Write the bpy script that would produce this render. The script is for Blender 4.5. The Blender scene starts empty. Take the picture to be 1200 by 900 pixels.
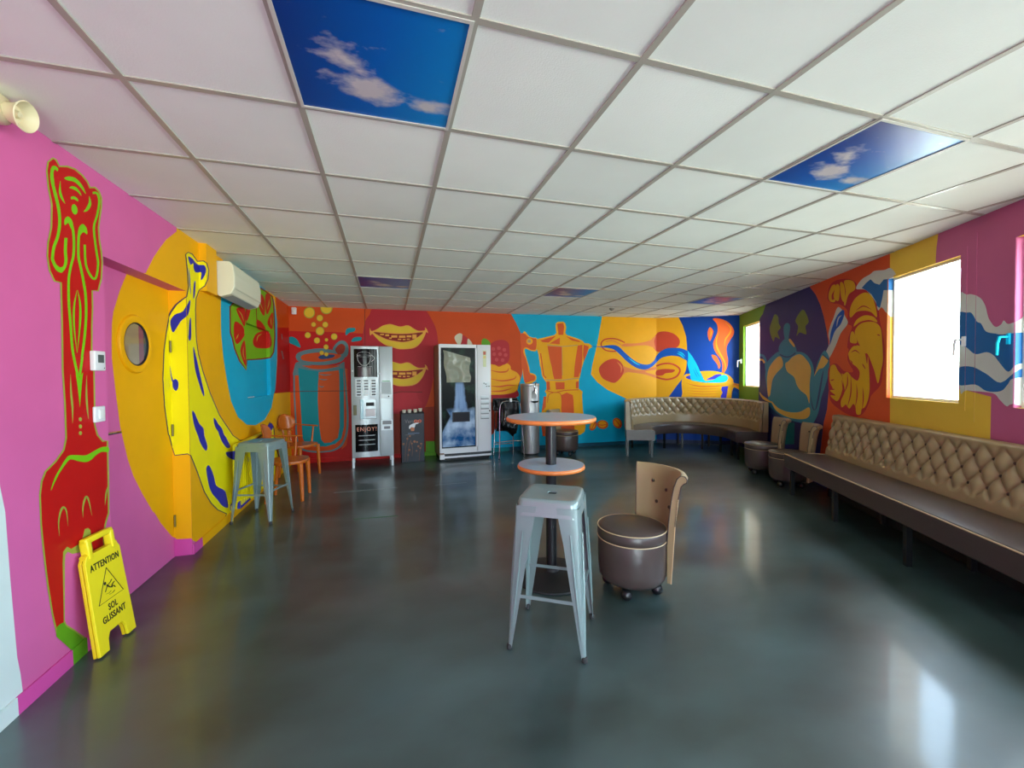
import bpy, bmesh, math, random
from math import sin, cos, pi, radians, sqrt, atan2
from mathutils import Vector, Matrix
from mathutils.geometry import tessellate_polygon

random.seed(7)
scn = bpy.context.scene
COL = scn.collection

# ------------------------------------------------------------------ camera
F_PX = 487.2231
YAW, PITCH, ROLL = .2887, -.0218, -.0079
EYE = 1.3832
CEIL = 2.4919
cy_, sy_, cp_, sp_, cr_, sr_ = cos(YAW), sin(YAW), cos(PITCH), sin(PITCH), cos(ROLL), sin(ROLL)
FW = Vector((sy_ * cp_, cy_ * cp_, sp_))
R0 = Vector((cy_, -sy_, 0))
U0 = R0.cross(FW)
RT = R0 * cr_ + U0 * sr_
UP = U0 * cr_ - R0 * sr_
CAM = Vector((0, 0, EYE))
cam_d = bpy.data.cameras.new('camera')
cam_d.sensor_width = 36
cam_d.lens = F_PX * 36 / 1200
cam_d.clip_start = 0.05
cam_d.clip_end = 200
cam = bpy.data.objects.new('camera', cam_d)
COL.objects.link(cam)
cam.matrix_world = Matrix(((RT.x, UP.x, -FW.x, 0), (RT.y, UP.y, -FW.y, 0), (RT.z, UP.z, -FW.z, EYE), (0, 0, 0, 1)))
scn.camera = cam

def ray(px, py):
    """direction seen at a point of the photograph"""
    return FW + RT * ((px - 600) / F_PX) - UP * ((py - 450) / F_PX)

def hit(px, py, p0, n):
    d = ray(px, py)
    return CAM + d * ((p0 - CAM).dot(n) / d.dot(n))

# ------------------------------------------------------------------ colours and materials
def lin(c):
    return tuple(((v / 255 / 12.92) if v / 255 <= .04045 else ((v / 255 + .055) / 1.055) ** 2.4) for v in c)

MATS = {}
def mat(name, rgb, rough=.5, metal=0., spec=.5, var=.0, scale=8., bump=0., bscale=60., coat=0.):
    """rgb in display values; var = light procedural unevenness of the paint"""
    if name in MATS:
        return MATS[name]
    m = bpy.data.materials.new(name)
    m.use_nodes = True
    nt = m.node_tree
    b = nt.nodes['Principled BSDF']
    c = lin(rgb)
    b.inputs['Roughness'].default_value = rough
    b.inputs['Metallic'].default_value = metal
    b.inputs['Specular IOR Level'].default_value = spec
    b.inputs['Coat Weight'].default_value = coat
    b.inputs['Base Color'].default_value = (*c, 1)
    tc = None
    if var or bump:
        tc = nt.nodes.new('ShaderNodeTexCoord')
    if var:
        n = nt.nodes.new('ShaderNodeTexNoise')
        n.inputs['Scale'].default_value = scale
        n.inputs['Detail'].default_value = 4
        nt.links.new(tc.outputs['Object'], n.inputs['Vector'])
        r = nt.nodes.new('ShaderNodeMapRange')
        r.inputs['From Min'].default_value = .3
        r.inputs['From Max'].default_value = .7
        r.inputs['To Min'].default_value = 1 - var
        r.inputs['To Max'].default_value = 1 + var
        nt.links.new(n.outputs['Fac'], r.inputs['Value'])
        mx = nt.nodes.new('ShaderNodeVectorMath')
        mx.operation = 'SCALE'
        mx.inputs[0].default_value = c
        nt.links.new(r.outputs['Result'], mx.inputs['Scale'])
        nt.links.new(mx.outputs['Vector'], b.inputs['Base Color'])
    if bump:
        n2 = nt.nodes.new('ShaderNodeTexNoise')
        n2.inputs['Scale'].default_value = bscale
        n2.inputs['Detail'].default_value = 3
        nt.links.new(tc.outputs['Object'], n2.inputs['Vector'])
        bp = nt.nodes.new('ShaderNodeBump')
        bp.inputs['Strength'].default_value = bump
        bp.inputs['Distance'].default_value = .01
        nt.links.new(n2.outputs['Fac'], bp.inputs['Height'])
        nt.links.new(bp.outputs['Normal'], b.inputs['Normal'])
    MATS[name] = m
    return m

def paint(name, rgb):
    return mat('paint_' + name, rgb, rough=.5, spec=.22, var=.04, scale=3.)

# ------------------------------------------------------------------ mesh builder
class MB:
    def __init__(self):
        self.v = []; self.f = []; self.m = []; self.s = []; self.mats = []
    def mi(self, m):
        if m not in self.mats:
            self.mats.append(m)
        return self.mats.index(m)
    def add(self, vs, fs, m, smooth=False):
        b = len(self.v); k = self.mi(m)
        self.v += [tuple(p) for p in vs]
        for f in fs:
            self.f.append(tuple(b + i for i in f)); self.m.append(k); self.s.append(smooth)
    def box(self, x0, x1, y0, y1, z0, z1, m, M=None):
        vs = [Vector(p) for p in ((x0,y0,z0),(x1,y0,z0),(x1,y1,z0),(x0,y1,z0),(x0,y0,z1),(x1,y0,z1),(x1,y1,z1),(x0,y1,z1))]
        if M: vs = [M @ p for p in vs]
        self.add(vs, [(3,2,1,0),(4,5,6,7),(0,1,5,4),(1,2,6,5),(2,3,7,6),(3,0,4,7)], m)
    def rbox(self, x0, x1, y0, y1, z0, z1, m, r=.01, seg=3, M=None):
        """box with rounded edges (via bmesh bevel)"""
        bm = bmesh.new()
        bmesh.ops.create_cube(bm, size=1)
        for v in bm.verts:
            v.co = Vector(((x0+x1)/2 + v.co.x*(x1-x0), (y0+y1)/2 + v.co.y*(y1-y0), (z0+z1)/2 + v.co.z*(z1-z0)))
        bmesh.ops.bevel(bm, geom=bm.edges[:], offset=r, segments=seg, profile=.5, affect='EDGES')
        bm.verts.index_update()
        vs = [v.co.copy() for v in bm.verts]
        if M: vs = [M @ p for p in vs]
        self.add(vs, [tuple(v.index for v in f.verts) for f in bm.faces], m, True)
        bm.free()
    def lathe(self, prof, m, c=(0,0,0), n=32, smooth=True, M=None, cap=True, a0=0, a1=2*pi):
        """prof: list of (radius, z)"""
        full = abs(a1 - a0 - 2*pi) < 1e-6
        k = n if full else n + 1
        vs = []
        for r, z in prof:
            for i in range(k):
                a = a0 + (a1 - a0) * i / n
                vs.append(Vector((c[0] + r*cos(a), c[1] + r*sin(a), c[2] + z)))
        if M: vs = [M @ p for p in vs]
        fs = []
        for j in range(len(prof) - 1):
            for i in range(n):
                i2 = (i + 1) % k
                fs.append((j*k + i, j*k + i2, (j+1)*k + i2, (j+1)*k + i))
        if cap and full:
            if prof[0][0] > 1e-5: fs.append(tuple(reversed(range(k))))
            if prof[-1][0] > 1e-5: fs.append(tuple((len(prof)-1)*k + i for i in range(k)))
        self.add(vs, fs, m, smooth)
    def tube(self, pts, r, m, n=10, closed=False, flat=1.0):
        """tube along a path; r number or list"""
        P = [Vector(p) for p in pts]
        L = len(P)
        rs = r if isinstance(r, (list, tuple)) else [r] * L
        vs = []; nrm = None
        for i, p in enumerate(P):
            if closed: t = P[(i+1) % L] - P[i-1]
            else: t = P[min(i+1, L-1)] - P[max(i-1, 0)]
            t.normalize()
            if nrm is None:
                nrm = t.cross(Vector((0,0,1)))
                if nrm.length < 1e-3: nrm = t.cross(Vector((1,0,0)))
            nrm = (nrm - t * nrm.dot(t)).normalized()
            bn = t.cross(nrm)
            for k in range(n):
                a = 2*pi*k/n
                vs.append(p + nrm*(cos(a)*rs[i]) + bn*(sin(a)*rs[i]*flat))
        fs = []
        for i in range(L if closed else L - 1):
            j = (i + 1) % L
            for k in range(n):
                k2 = (k+1) % n
                fs.append((i*n+k, i*n+k2, j*n+k2, j*n+k))
        if not closed:
            fs.append(tuple(reversed(range(n)))); fs.append(tuple((L-1)*n + k for k in range(n)))
        self.add(vs, fs, m, True)
    def sphere(self, c, r, m, n=14, sx=1, sy=1, sz=1):
        k = n; vs = []; fs = []
        for j in range(k//2 + 1):
            t = pi*j/(k//2)
            for i in range(k):
                a = 2*pi*i/k
                vs.append((c[0] + r*sx*sin(t)*cos(a), c[1] + r*sy*sin(t)*sin(a), c[2] - r*sz*cos(t)))
        for j in range(k//2):
            for i in range(k):
                i2 = (i+1) % k
                fs.append((j*k+i, j*k+i2, (j+1)*k+i2, (j+1)*k+i))
        self.add(vs, fs, m, True)
    def flat(self, pts3, m, thick=None):
        """flat polygon (may be concave) from 3-D points; optional extrusion vector"""
        P = [Vector(p) for p in pts3]
        tr = tessellate_polygon([P])
        if thick is None:
            self.add(P, tr, m)
        else:
            T = Vector(thick); n = len(P)
            self.add(P + [p + T for p in P], [tuple(t) for t in tr] + [tuple(i + n for i in t) for t in tr] + [(i, (i+1) % n, (i+1) % n + n, i + n) for i in range(n)], m)
    def sweep(self, prof, frames, m, smooth=True, caps=True):
        """prof: 2-D closed outline (a,b); frames: list of (origin, A, B)"""
        n = len(prof); vs = []
        for O, A, B in frames:
            for a, b in prof:
                vs.append(O + A*a + B*b)
        fs = []
        for i in range(len(frames) - 1):
            for k in range(n):
                k2 = (k+1) % n
                fs.append((i*n+k, i*n+k2, (i+1)*n+k2, (i+1)*n+k))
        self.add(vs, fs, m, smooth)
        if caps:
            for i in (0, len(frames) - 1):
                self.flat(vs[i*n:(i+1)*n], m)
    def build(self, name, parent=None, weld=True, bevel=0, angle=40):
        me = bpy.data.meshes.new(name)
        me.from_pydata(self.v, [], self.f)
        for m in self.mats: me.materials.append(m)
        for p, k, s in zip(me.polygons, self.m, self.s):
            p.material_index = k; p.use_smooth = s
        me.update()
        if weld:
            bm = bmesh.new(); bm.from_mesh(me)
            bmesh.ops.remove_doubles(bm, verts=bm.verts, dist=1e-5)
            bmesh.ops.recalc_face_normals(bm, faces=bm.faces)
            bm.to_mesh(me); bm.free()
        if any(self.s):
            try: me.set_sharp_from_angle(angle=radians(angle))
            except Exception: pass
        o = bpy.data.objects.new(name, me)
        COL.objects.link(o)
        if parent: o.parent = parent
        if bevel:
            b = o.modifiers.new('bevel', 'BEVEL'); b.width = bevel; b.segments = 2; b.limit_method = 'ANGLE'
        return o

def tag(o, label=None, cat=None, group=None, kind=None):
    if label: o['label'] = label
    if cat: o['category'] = cat
    if group: o['group'] = group
    if kind: o['kind'] = kind
    return o

def thing(name, loc, rot=0, label=None, cat=None, group=None):
    o = bpy.data.objects.new(name, None)
    o.empty_display_size = .1
    COL.objects.link(o)
    o.location = loc; o.rotation_euler = (0, 0, rot)
    return tag(o, label, cat, group)

def dup(root, loc, rot, label, group=None):
    r = root.copy(); COL.objects.link(r)
    r.location = loc; r.rotation_euler = (0, 0, rot)
    r['label'] = label
    if group: r['group'] = group
    for ch in list(root.children):
        c = ch.copy(); COL.objects.link(c); c.parent = r
        for g in ch.children:
            d = g.copy(); COL.objects.link(d); d.parent = c
    return r

def text_mesh(body, size, m, depth=.0006, name='lettering', bold=.0, xs=1., align='CENTER', sp=1.):
    cu = bpy.data.curves.new('tmp_text', 'FONT')
    cu.body = body; cu.size = size; cu.align_x = align; cu.align_y = 'CENTER'
    cu.extrude = depth; cu.offset = bold; cu.resolution_u = 3; cu.space_character = sp
    to = bpy.data.objects.new('tmp_text', cu)
    COL.objects.link(to)
    bpy.context.view_layer.update()
    dg = bpy.context.evaluated_depsgraph_get()
    me = bpy.data.meshes.new_from_object(to.evaluated_get(dg))
    bpy.data.objects.remove(to); bpy.data.curves.remove(cu)
    for v in me.vertices: v.co.x *= xs
    me.materials.clear(); me.materials.append(m)
    o = bpy.data.objects.new(name, me); COL.objects.link(o)
    return o
WORLD = 9.0; EXPO = 1.36
# ------------------------------------------------------------------ painted walls
# Enlargements used when the murals were traced: key -> (x0, y0, scale)
KEY = dict(a=(20,180,7.5), b=(20,300,7.5), c=(20,420,7.5), d=(20,540,7.5), e=(20,660,7.5), f=(180,270,7.5), g=(180,390,7.5), h=(180,510,7.5),
           i=(320,350,10), j=(320,420,10), k=(320,480,10), l=(410,350,10), m=(410,420,10), n=(500,350,10), o=(540,420,10), p=(600,350,10),
           q=(600,430,10), r=(680,360,10), s=(680,420,10), t=(780,360,10), u=(780,420,10), v=(880,320,7.5), w=(880,410,7.5), x=(1000,260,6), y=(1000,220,3), z=(0,0,1))

def tr_(txt):
    k = KEY['z']; out = []
    for tok in txt.split():
        if ':' in tok:
            a, tok = tok.split(':'); k = KEY[a]
        x, y = tok.split(',')
        out.append((k[0] + float(x)/k[2], k[1] + float(y)/k[2]))
    return out

def smooth_closed(P, n=4):
    out = []; L = len(P)
    for i in range(L):
        p0, p1, p2, p3 = P[i-1], P[i], P[(i+1) % L], P[(i+2) % L]
        for k in range(n):
            t = k / n
            out.append(tuple(.5*((2*p1[c]) + (-p0[c]+p2[c])*t + (2*p0[c]-5*p1[c]+4*p2[c]-p3[c])*t*t + (-p0[c]+3*p1[c]-3*p2[c]+p3[c])*t**3) for c in (0,1)))
    return out

def smooth_open(P, n=5):
    Q = [P[0]] + P + [P[-1]]; out = []
    for i in range(1, len(Q) - 2):
        p0, p1, p2, p3 = Q[i-1], Q[i], Q[i+1], Q[i+2]
        for k in range(n):
            t = k / n
            out.append(tuple(.5*((2*p1[c]) + (-p0[c]+p2[c])*t + (2*p0[c]-5*p1[c]+4*p2[c]-p3[c])*t*t + (-p0[c]+3*p1[c]-3*p2[c]+p3[c])*t**3) for c in (0,1)))
    out.append(P[-1])
    return out

def inset(P, d):
    A = sum(P[i][0]*P[(i+1) % len(P)][1] - P[(i+1) % len(P)][0]*P[i][1] for i in range(len(P)))
    sg = 1 if A > 0 else -1
    out = []
    for i in range(len(P)):
        a, b = P[i-1], P[(i+1) % len(P)]
        tx, ty = b[0]-a[0], b[1]-a[1]
        L = math.hypot(tx, ty) or 1
        out.append((P[i][0] - sg*ty/L*d, P[i][1] + sg*tx/L*d))
    return out

def clip_rect(P, r):
    u0, u1, v0, v1 = r
    for ax, lim, s in ((0,u0,1),(0,u1,-1),(1,v0,1),(1,v1,-1)):
        if not P: return []
        out = []
        for i in range(len(P)):
            a, b = P[i-1], P[i]
            ia, ib = (a[ax]-lim)*s >= 0, (b[ax]-lim)*s >= 0
            if ia != ib:
                t = (lim - a[ax]) / (b[ax] - a[ax])
                out.append((a[0] + (b[0]-a[0])*t, a[1] + (b[1]-a[1])*t))
            if ib: out.append(b)
        P = out
    return P

COUNT = [0]
class Surf:
    """a plane facet of the room: origin O, axes U and V, normal N into the room, a list of rectangles (u0,u1,v0,v1)"""
    def __init__(s, mb, O, U, V, N, rects, base):
        s.mb, s.O, s.U, s.V, s.N, s.rects = mb, Vector(O), Vector(U), Vector(V), Vector(N), rects
        for r in rects:
            s.put([(r[0],r[2]),(r[1],r[2]),(r[1],r[3]),(r[0],r[3])], base, 0)
    def put(s, uv, m, layer):
        P = [s.O + s.U*a + s.V*b + s.N*(layer*.0004 + (COUNT[0] % 14)*.000025) for a, b in uv]
        try: tr = tessellate_polygon([P])
        except Exception: return
        if tr: s.mb.add(P, tr, m)
    def px(s, P, m, layer):
        uv = []
        for x, y in P:
            d = ray(x, y)
            den = d.dot(s.N)
            if den > -1e-4: return
            q = CAM + d * ((s.O - CAM).dot(s.N) / den) - s.O
            uv.append((q.dot(s.U), q.dot(s.V)))
        for r in s.rects:
            c = clip_rect(uv, r)
            if len(c) >= 3: s.put(c, m, layer)

def draw(surfs, layer, m, txt, smooth=True, ins=0):
    P = tr_(txt) if isinstance(txt, str) else txt
    if smooth: P = smooth_closed(P)
    if ins: P = inset(P, ins)
    COUNT[0] += 1
    for s in surfs: s.px(P, m, layer)

def line(surfs, layer, m, txt, w, smooth=True, taper=0):
    P = tr_(txt) if isinstance(txt, str) else txt
    if smooth: P = smooth_open(P)
    L = len(P); a = []; b = []
    for i in range(L):
        p, q = P[max(i-1,0)], P[min(i+1,L-1)]
        tx, ty = q[0]-p[0], q[1]-p[1]; n = math.hypot(tx, ty) or 1
        t = i/(L-1)
        ww = w/2
        if taper == 1: ww *= sin(pi*min(max(t,.04),.96))
        if taper == 2: ww *= 1 - .92*t
        a.append((P[i][0]-ty/n*ww, P[i][1]+tx/n*ww)); b.append((P[i][0]+ty/n*ww, P[i][1]-tx/n*ww))
    for s in surfs:
        for i in range(L-1):
            s.px([a[i], a[i+1], b[i+1], b[i]], m, layer)

def blob(surfs, layer, m, key, cx, cy, rx, ry=None, rot=0, n=20):
    k = KEY[key]; ry = ry or rx
    P = []
    for i in range(n):
        t = 2*pi*i/n
        x, y = rx*cos(t), ry*sin(t)
        P.append((k[0] + (cx + x*cos(rot) - y*sin(rot))/k[2], k[1] + (cy + x*sin(rot) + y*cos(rot))/k[2]))
    COUNT[0] += 1
    for s in surfs: s.px(P, m, layer)
# ------------------------------------------------------------------ room shell
XL = -1.487
YB = 7.272
YF = -3.0
RA, RB = .5305, 3.0615            # the right wall runs at x = RA*y + RB
RD = Vector((.46865, .88340, 0))   # along the right wall
RN = Vector((-.88340, .46865, 0))  # into the room
RO = Vector((RB, 0, 0))
RO = RO - RD * RO.dot(RD)          # point of the wall line with s = 0
CORNER = RO + RD * 8.712
K1 = Vector((5.13, 7.14, 0)); K0 = Vector((2.1, YB, 0))
T = .22

PINK = paint('pink', (214, 100, 160)); PINKR = paint('pink_dimmed', (192, 98, 140)); AMB = paint('amber', (240, 172, 4)); BAN = paint('banana', (246, 226, 6))  # PINKR: the same pink, dulled for the lower light on the right wall
VIO = paint('violet', (44, 44, 160)); DK = paint('dark_outline', (62, 48, 78)); CY = paint('cyan', (0, 170, 208)); TEAL = paint('teal', (8, 140, 152))
RED = paint('red', (190, 18, 16)); CRIM = paint('crimson', (180, 32, 44)); ORA = paint('orange', (212, 84, 20)); ORB = paint('burnt_orange', (206, 74, 12)); BRI = paint('brick', (160, 46, 20))
LIP = paint('lip_yellow', (226, 186, 46)); LIPO = paint('lip_line', (234, 164, 66)); DRED = paint('dark_red', (140, 28, 20)); GREEN = paint('lime', (118, 190, 16)); OLV = paint('olive', (156, 166, 62))
GRY = paint('grey_teal', (96, 130, 136)); CRM = paint('cream', (216, 208, 182)); LEAF = paint('leaf', (96, 160, 28)); RASP = paint('raspberry', (186, 44, 52)); RASP2 = paint('raspberry_light', (204, 76, 78))
SWI = paint('swirl', (248, 172, 24)); MOR = paint('moka_orange', (226, 92, 38)); MYE = paint('moka_yellow', (244, 172, 14)); MGR = paint('moka_line', (190, 150, 112))
SPO = paint('spoon_red', (208, 70, 44)); SPH = paint('spoon_handle', (232, 128, 66)); ROY = paint('royal', (0, 88, 190)); AQ = paint('aqua', (0, 196, 232)); NAV = paint('navy', (0, 66, 160)); IND = paint('indigo', (56, 54, 190))
FLA = paint('flame', (246, 106, 42)); FLY = paint('flame_yellow', (250, 160, 20)); PUR = paint('purple', (52, 48, 118)); PTE = paint('pot_teal', (52, 142, 168)); PTA = paint('pot_tan', (232, 188, 88)); PDK = paint('pot_dark', (40, 70, 120))
RST = paint('rust', (222, 88, 44)); WCR = paint('wall_crimson', (188, 40, 52)); CRO = paint('croissant', (230, 178, 30)); YEL = paint('straw', (232, 194, 70)); CLO = paint('cloud', (206, 212, 204)); CLB = paint('cloud_blue', (34, 106, 170))
WGR = paint('wall_green', (120, 168, 34)); LFG = paint('leaf_olive', (122, 144, 56)); WHI = paint('wall_white', (214, 226, 222)); PTD = paint('deep_teal', (0, 116, 124)); MAG = paint('magenta', (216, 80, 160)); SKC = paint('seam', (88, 40, 24))
CIT = paint('citrus_green', (124, 178, 24)); CIR = paint('citrus_red', (196, 28, 18)); LFG2 = paint('citrus_light', (196, 170, 60)); BLK = mat('black_gap', (10, 10, 12), .8)

WHITE = mat('white_plaster', (200, 200, 196), .8)
mbL = MB(); mbD = MB(); mbB = MB(); mbR = MB(); mbRad = MB()

def slab(mb, O, U, N, r, m, t=T):
    """the body of the wall behind one painted rectangle"""
    u0, u1, v0, v1 = r
    O = Vector(O); U = Vector(U); N = Vector(N); Z = Vector((0,0,1))
    A = [O + U*u0 + Z*v0, O + U*u1 + Z*v0, O + U*u1 + Z*v1, O + U*u0 + Z*v1]
    u0 += .001; u1 -= .001; v0 += .001; v1 -= .001
    A = [O + U*u0 + Z*v0, O + U*u1 + Z*v0, O + U*u1 + Z*v1, O + U*u0 + Z*v1]
    A = [p - N*.001 for p in A]; B = [p - N*t for p in A]
    mb.add(A + B, [(0,1,2,3),(7,6,5,4),(0,4,5,1),(1,5,6,2),(2,6,7,3),(3,7,4,0)], m)

# ---- left wall: door recess Y 2.83-3.80 (z < 2.05), hatch Y 5.21-6.13 (z 1.145-1.98)
DY0, DY1, DZ, DD = 2.83, 3.80, 2.05, .115
HY0, HY1, HZ0, HZ1, HD = 5.21, 6.16, 1.145, 1.98, .045
rectsL = [(YF, DY0, 0, CEIL), (DY0, DY1, DZ, CEIL), (DY1, HY0, 0, CEIL), (HY0, HY1, 0, HZ0), (HY0, HY1, HZ1, CEIL), (HY1, YB, 0, CEIL)]
Y_, X_, Z_ = Vector((0,1,0)), Vector((1,0,0)), Vector((0,0,1))
SL = Surf(mbL, (XL,0,0), Y_, Z_, X_, rectsL, PINK)
for r in rectsL: slab(mbL, (XL,0,0), Y_, X_, r, WHITE)
SJ = Surf(mbL, (XL-DD, DY1, 0), X_, Z_, -Y_, [(0, DD, 0, DZ)], PINK)          # far jamb of the door recess
SJ2 = Surf(mbL, (XL-DD, DY0, 0), X_, Z_, Y_, [(0, DD, 0, DZ)], PINK)
SS = Surf(mbL, (XL-DD, 0, DZ), X_, Y_, -Z_, [(0, DD, DY0, DY1)], PINK)         # soffit
SD = Surf(mbD, (XL-DD+.004, 0, 0), Y_, Z_, X_, [(DY0+.03, DY1-.025, .008, DZ-.035)], PINK)   # door leaf
SDF = Surf(mbL, (XL-DD, 0, 0), Y_, Z_, X_, [(DY0, DY1, 0, DZ)], PINK)
for r in [(DY0, DY1, 0, DZ)]: slab(mbL, (XL-DD-.004,0,0), Y_, X_, r, WHITE, .08)
mbL.box(XL-DD-.02, XL-.001, HY0, HY1, HZ0-.02, HZ0-.0005, WHITE)
SH = Surf(mbL, (XL-HD, 0, 0), Y_, Z_, X_, [(HY0, HY1, HZ0, HZ1)], CY)
SH2 = Surf(mbL, (XL-HD, HY1, 0), X_, Z_, -Y_, [(0, HD, HZ0, HZ1)], CY)
SH3 = Surf(mbL, (XL-HD, 0, HZ0), X_, Y_, Z_, [(0, HD, HY0, HY1)], CY)
SH4 = Surf(mbL, (XL-HD, 0, HZ1), X_, Y_, -Z_, [(0, HD, HY0, HY1)], CIT)
slab(mbL, (XL-HD-.003,0,0), Y_, X_, (HY0, HY1, HZ0, HZ1), WHITE, .08)
# pipe casing under the ceiling beside the air conditioner
CX = XL + .055
mbL.box(XL, CX-.0006, 4.04, 4.255, 2.10, CEIL, AMB)
SC = Surf(mbL, (CX, 0, 0), Y_, Z_, X_, [(4.04, 4.255, 2.10, CEIL)], AMB)
SC2 = Surf(mbL, (XL, 4.04, 0), X_, Z_, -Y_, [(0, CX-XL, 2.10, CEIL)], AMB)
# cable duct that runs on from the head of the door
# radiator (its own object)
RX, RY0, RY1, RZ0, RZ1 = XL + .085, 4.62, 5.75, .10, .72
SRF = Surf(mbRad, (RX, 0, 0), Y_, Z_, X_, [(RY0, RY1, RZ0, RZ1)], BAN)
SRN = Surf(mbRad, (XL+.03, RY0, 0), X_, Z_, -Y_, [(0, .055, RZ0, RZ1)], BAN)
mbRad.box(XL+.03, RX-.0008, RY0+.001, RY1, RZ0, RZ1, BAN)

LW = [SL, SJ, SJ2, SS, SD, SDF, SC, SC2, SRF, SRN]
ALLL = LW + [SH, SH2, SH3, SH4]

# white zone near the left edge
draw([SL], 1, WHI, 'z:-200,300 -20,380 0,570 6,600 12,680 20,770 24,790 28,822 -40,900 -400,900', False)
# amber disc
draw(LW, 1, AMB, 'f:200,10 110,80 50,160 0,235 b:1130,150 965,150 900,310 845,490 832,600 830,760 c:832,0 860,250 905,600 970,880 d:1020,130 1100,290 1200,460 h:0,670 60,770 160,890 z:208,632 224,632 234,637.5 240,660 345,660 345,230 207,240', False)
# magenta threshold block at the foot of the jamb
draw([SJ, SDF], 3, MAG, 'z:203,632 226,631 228,660 203,660', False)
# cyan oval
draw([SL, SH, SH2], 2, CY, 'z:262,300 259.5,330 258.7,360 258.9,385 g:597,50 610,200 640,400 680,600 740,740 820,808 900,812 980,765 1040,660 1070,500 1085,250 1086,0 f:1085,800 1072,700 1055,600 985,530 z:300,320 275,300', False)
# citrus slice
cit = 'f:665,670 668,900 g:685,50 705,140 750,250 815,335 822,242 940,236 1030,222 1060,170 1070,50 f:1070,900 1060,650 1048,580 985,530 925,495 880,520 690,640'
CS = [SL, SH, SH4, SH2]
draw(CS, 3, DRED, cit, False)
draw(CS, 4, CIT, cit, False, ins=1.5)
for t in ('f:725,690 800,690 800,840 765,790', 'f:812,695 850,695 818,800', 'g:715,0 800,10 735,100 705,40', 'f:710,805 770,830 795,880 g:780,30 735,95 706,30', 'f:920,600 945,560 975,620 972,750 930,690', 'f:985,560 1020,570 1032,650 995,740 980,650',
          'f:1000,800 1045,720 1045,860 1015,850', 'f:905,785 950,810 985,870 950,880 910,860', 'g:880,40 915,0 1000,-20 1035,60 1020,130 905,132 872,90', 'g:762,140 800,70 812,290 775,220'):
    draw(CS, 5, CIR, t)
for t in ('f:740,700 770,740 790,800', 'f:925,600 935,640 960,700', 'f:1015,600 1010,650 995,700', 'g:905,80 915,30 950,10', 'g:720,60 735,30 745,10', 'g:790,120 785,180 800,240', 'f:1030,760 1030,800 1035,840'): line(CS, 6, LFG2, t, 1.0, taper=1)
line(CS, 6, DRED, 'f:905,510 900,640 905,790', .9); line(CS, 6, DRED, 'f:810,690 808,760 815,830', .8)
# wall end beyond the oval
draw([SL], 2, ORB, 'z:322,340 325,381 324,410 345,410 345,330', False)
draw([SL], 2, RED, 'z:325,384 325,423 322.7,457 321,461 345,461 345,384', False)
draw([SL], 2, AMB, 'z:321,461 345,459 345,600 300,600 300,498 310,492 318,478', False)
line([SL], 3, GRY, 'g:1125,10 1130,60', .7); line([SL], 3, GRY, 'g:1125,160 1140,230', .9)

# banana
ban = 'f:275,210 300,188 340,205 385,268 440,265 470,285 487,350 480,430 455,490 400,530 375,600 370,700 375,900 g:378,60 395,180 430,320 500,530 580,720 700,900 h:760,42 z:300,514 310,507 316,494 321,500 323,520 334,560 320,580 290,600 262,612 h:635,692 560,660 500,600 440,500 380,330 320,180 300,168 185,180 150,80 130,0 g:125,900 90,650 75,400 85,150 f:105,900 130,760 150,720 200,650 285,580 300,500 290,350 280,250'
draw(LW, 4, DK, ban, False)
draw(LW, 5, BAN, ban, False, ins=1.15)
for t in ('f:300,230 340,250 385,300 450,310 460,370 430,430 415,430 420,370 370,370 350,340 345,290 320,300', 'f:165,890 148,800 190,740 260,710 310,620 320,630 300,740 240,800 190,880',
          'f:303,330 315,400 325,560 312,480', 'f:345,600 350,470 365,450 360,560', 'f:305,900 312,790 325,775 328,900 g:325,50 312,70 302,40', 'g:345,120 380,250 402,350 440,520 435,555 400,460 360,310',
          'g:170,420 200,408 220,440 215,490 195,510 170,480', 'g:145,275 160,370 175,430 160,420 148,340', 'g:335,690 355,700 375,745 400,800 435,840 442,890 h:445,10 470,90 460,135 430,110 400,50 385,0 g:380,890 350,800',
          'g:525,750 545,765 565,800 600,845 615,890 h:640,30 672,100 640,110 600,60 575,0 g:565,870 535,820', 'h:480,265 505,300 530,370 550,445 620,485 640,540 652,635 600,620 560,570 510,510 480,430 460,300',
          'h:635,150 700,140 760,125 830,130 835,160 780,180 750,160 740,215 700,215 650,190', 'h:820,190 850,210 845,235 810,225', 'h:680,600 708,640 690,680 670,650', 'h:740,600 770,570 840,548 850,590 780,640 740,655', 'z:316,496 320,500 315,508 309,507'):
    draw(LW, 6, VIO, t)
line(LW, 6, DK, 'f:280,585 200,650 150,720 130,765', 1.6, taper=1)

# red bottle
bot = ('a:255,900 262,780 290,650 295,450 265,300 250,150 262,70 310,32 345,50 372,105 440,105 510,130 575,185 620,240 642,292 685,290 725,330 745,390 745,470 732,560 720,650 728,760 745,860 '
       'b:752,60 745,200 715,312 664,306 668,450 662,600 660,820 c:680,110 684,300 686,450 686,580 710,670 755,722 z:126.5,516.5 127.5,560 128,601 d:785,540 768,620 765,700 '
       'z:130,700 144,690 148,693 143,702 103,758 92,767 84,763 66,745 e:340,620 300,450 260,200 235,0 d:235,900 215,720 200,560 190,300 205,180 240,90 330,0 c:400,800 420,700 c:410,400 390,100 b:385,600 375,236 320,225 275,130')
draw([SL], 3, OLV, bot, False)
draw([SL], 4, RED, bot, False, ins=2.0)
draw([SL], 5, LEAF, 'e:345,560 375,535 405,520 430,560 500,600 590,675 700,600 z:140,690 149,694 143,706 103,765 92,768 e:480,770 e:340,645', False)
draw([SL], 5, OLV, 'd:395,900 400,800 435,755 470,775 560,720 590,600 620,590 640,610 650,720 z:120,700 125,740 e:640,690 590,675 500,600 430,560 405,520', False)
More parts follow.
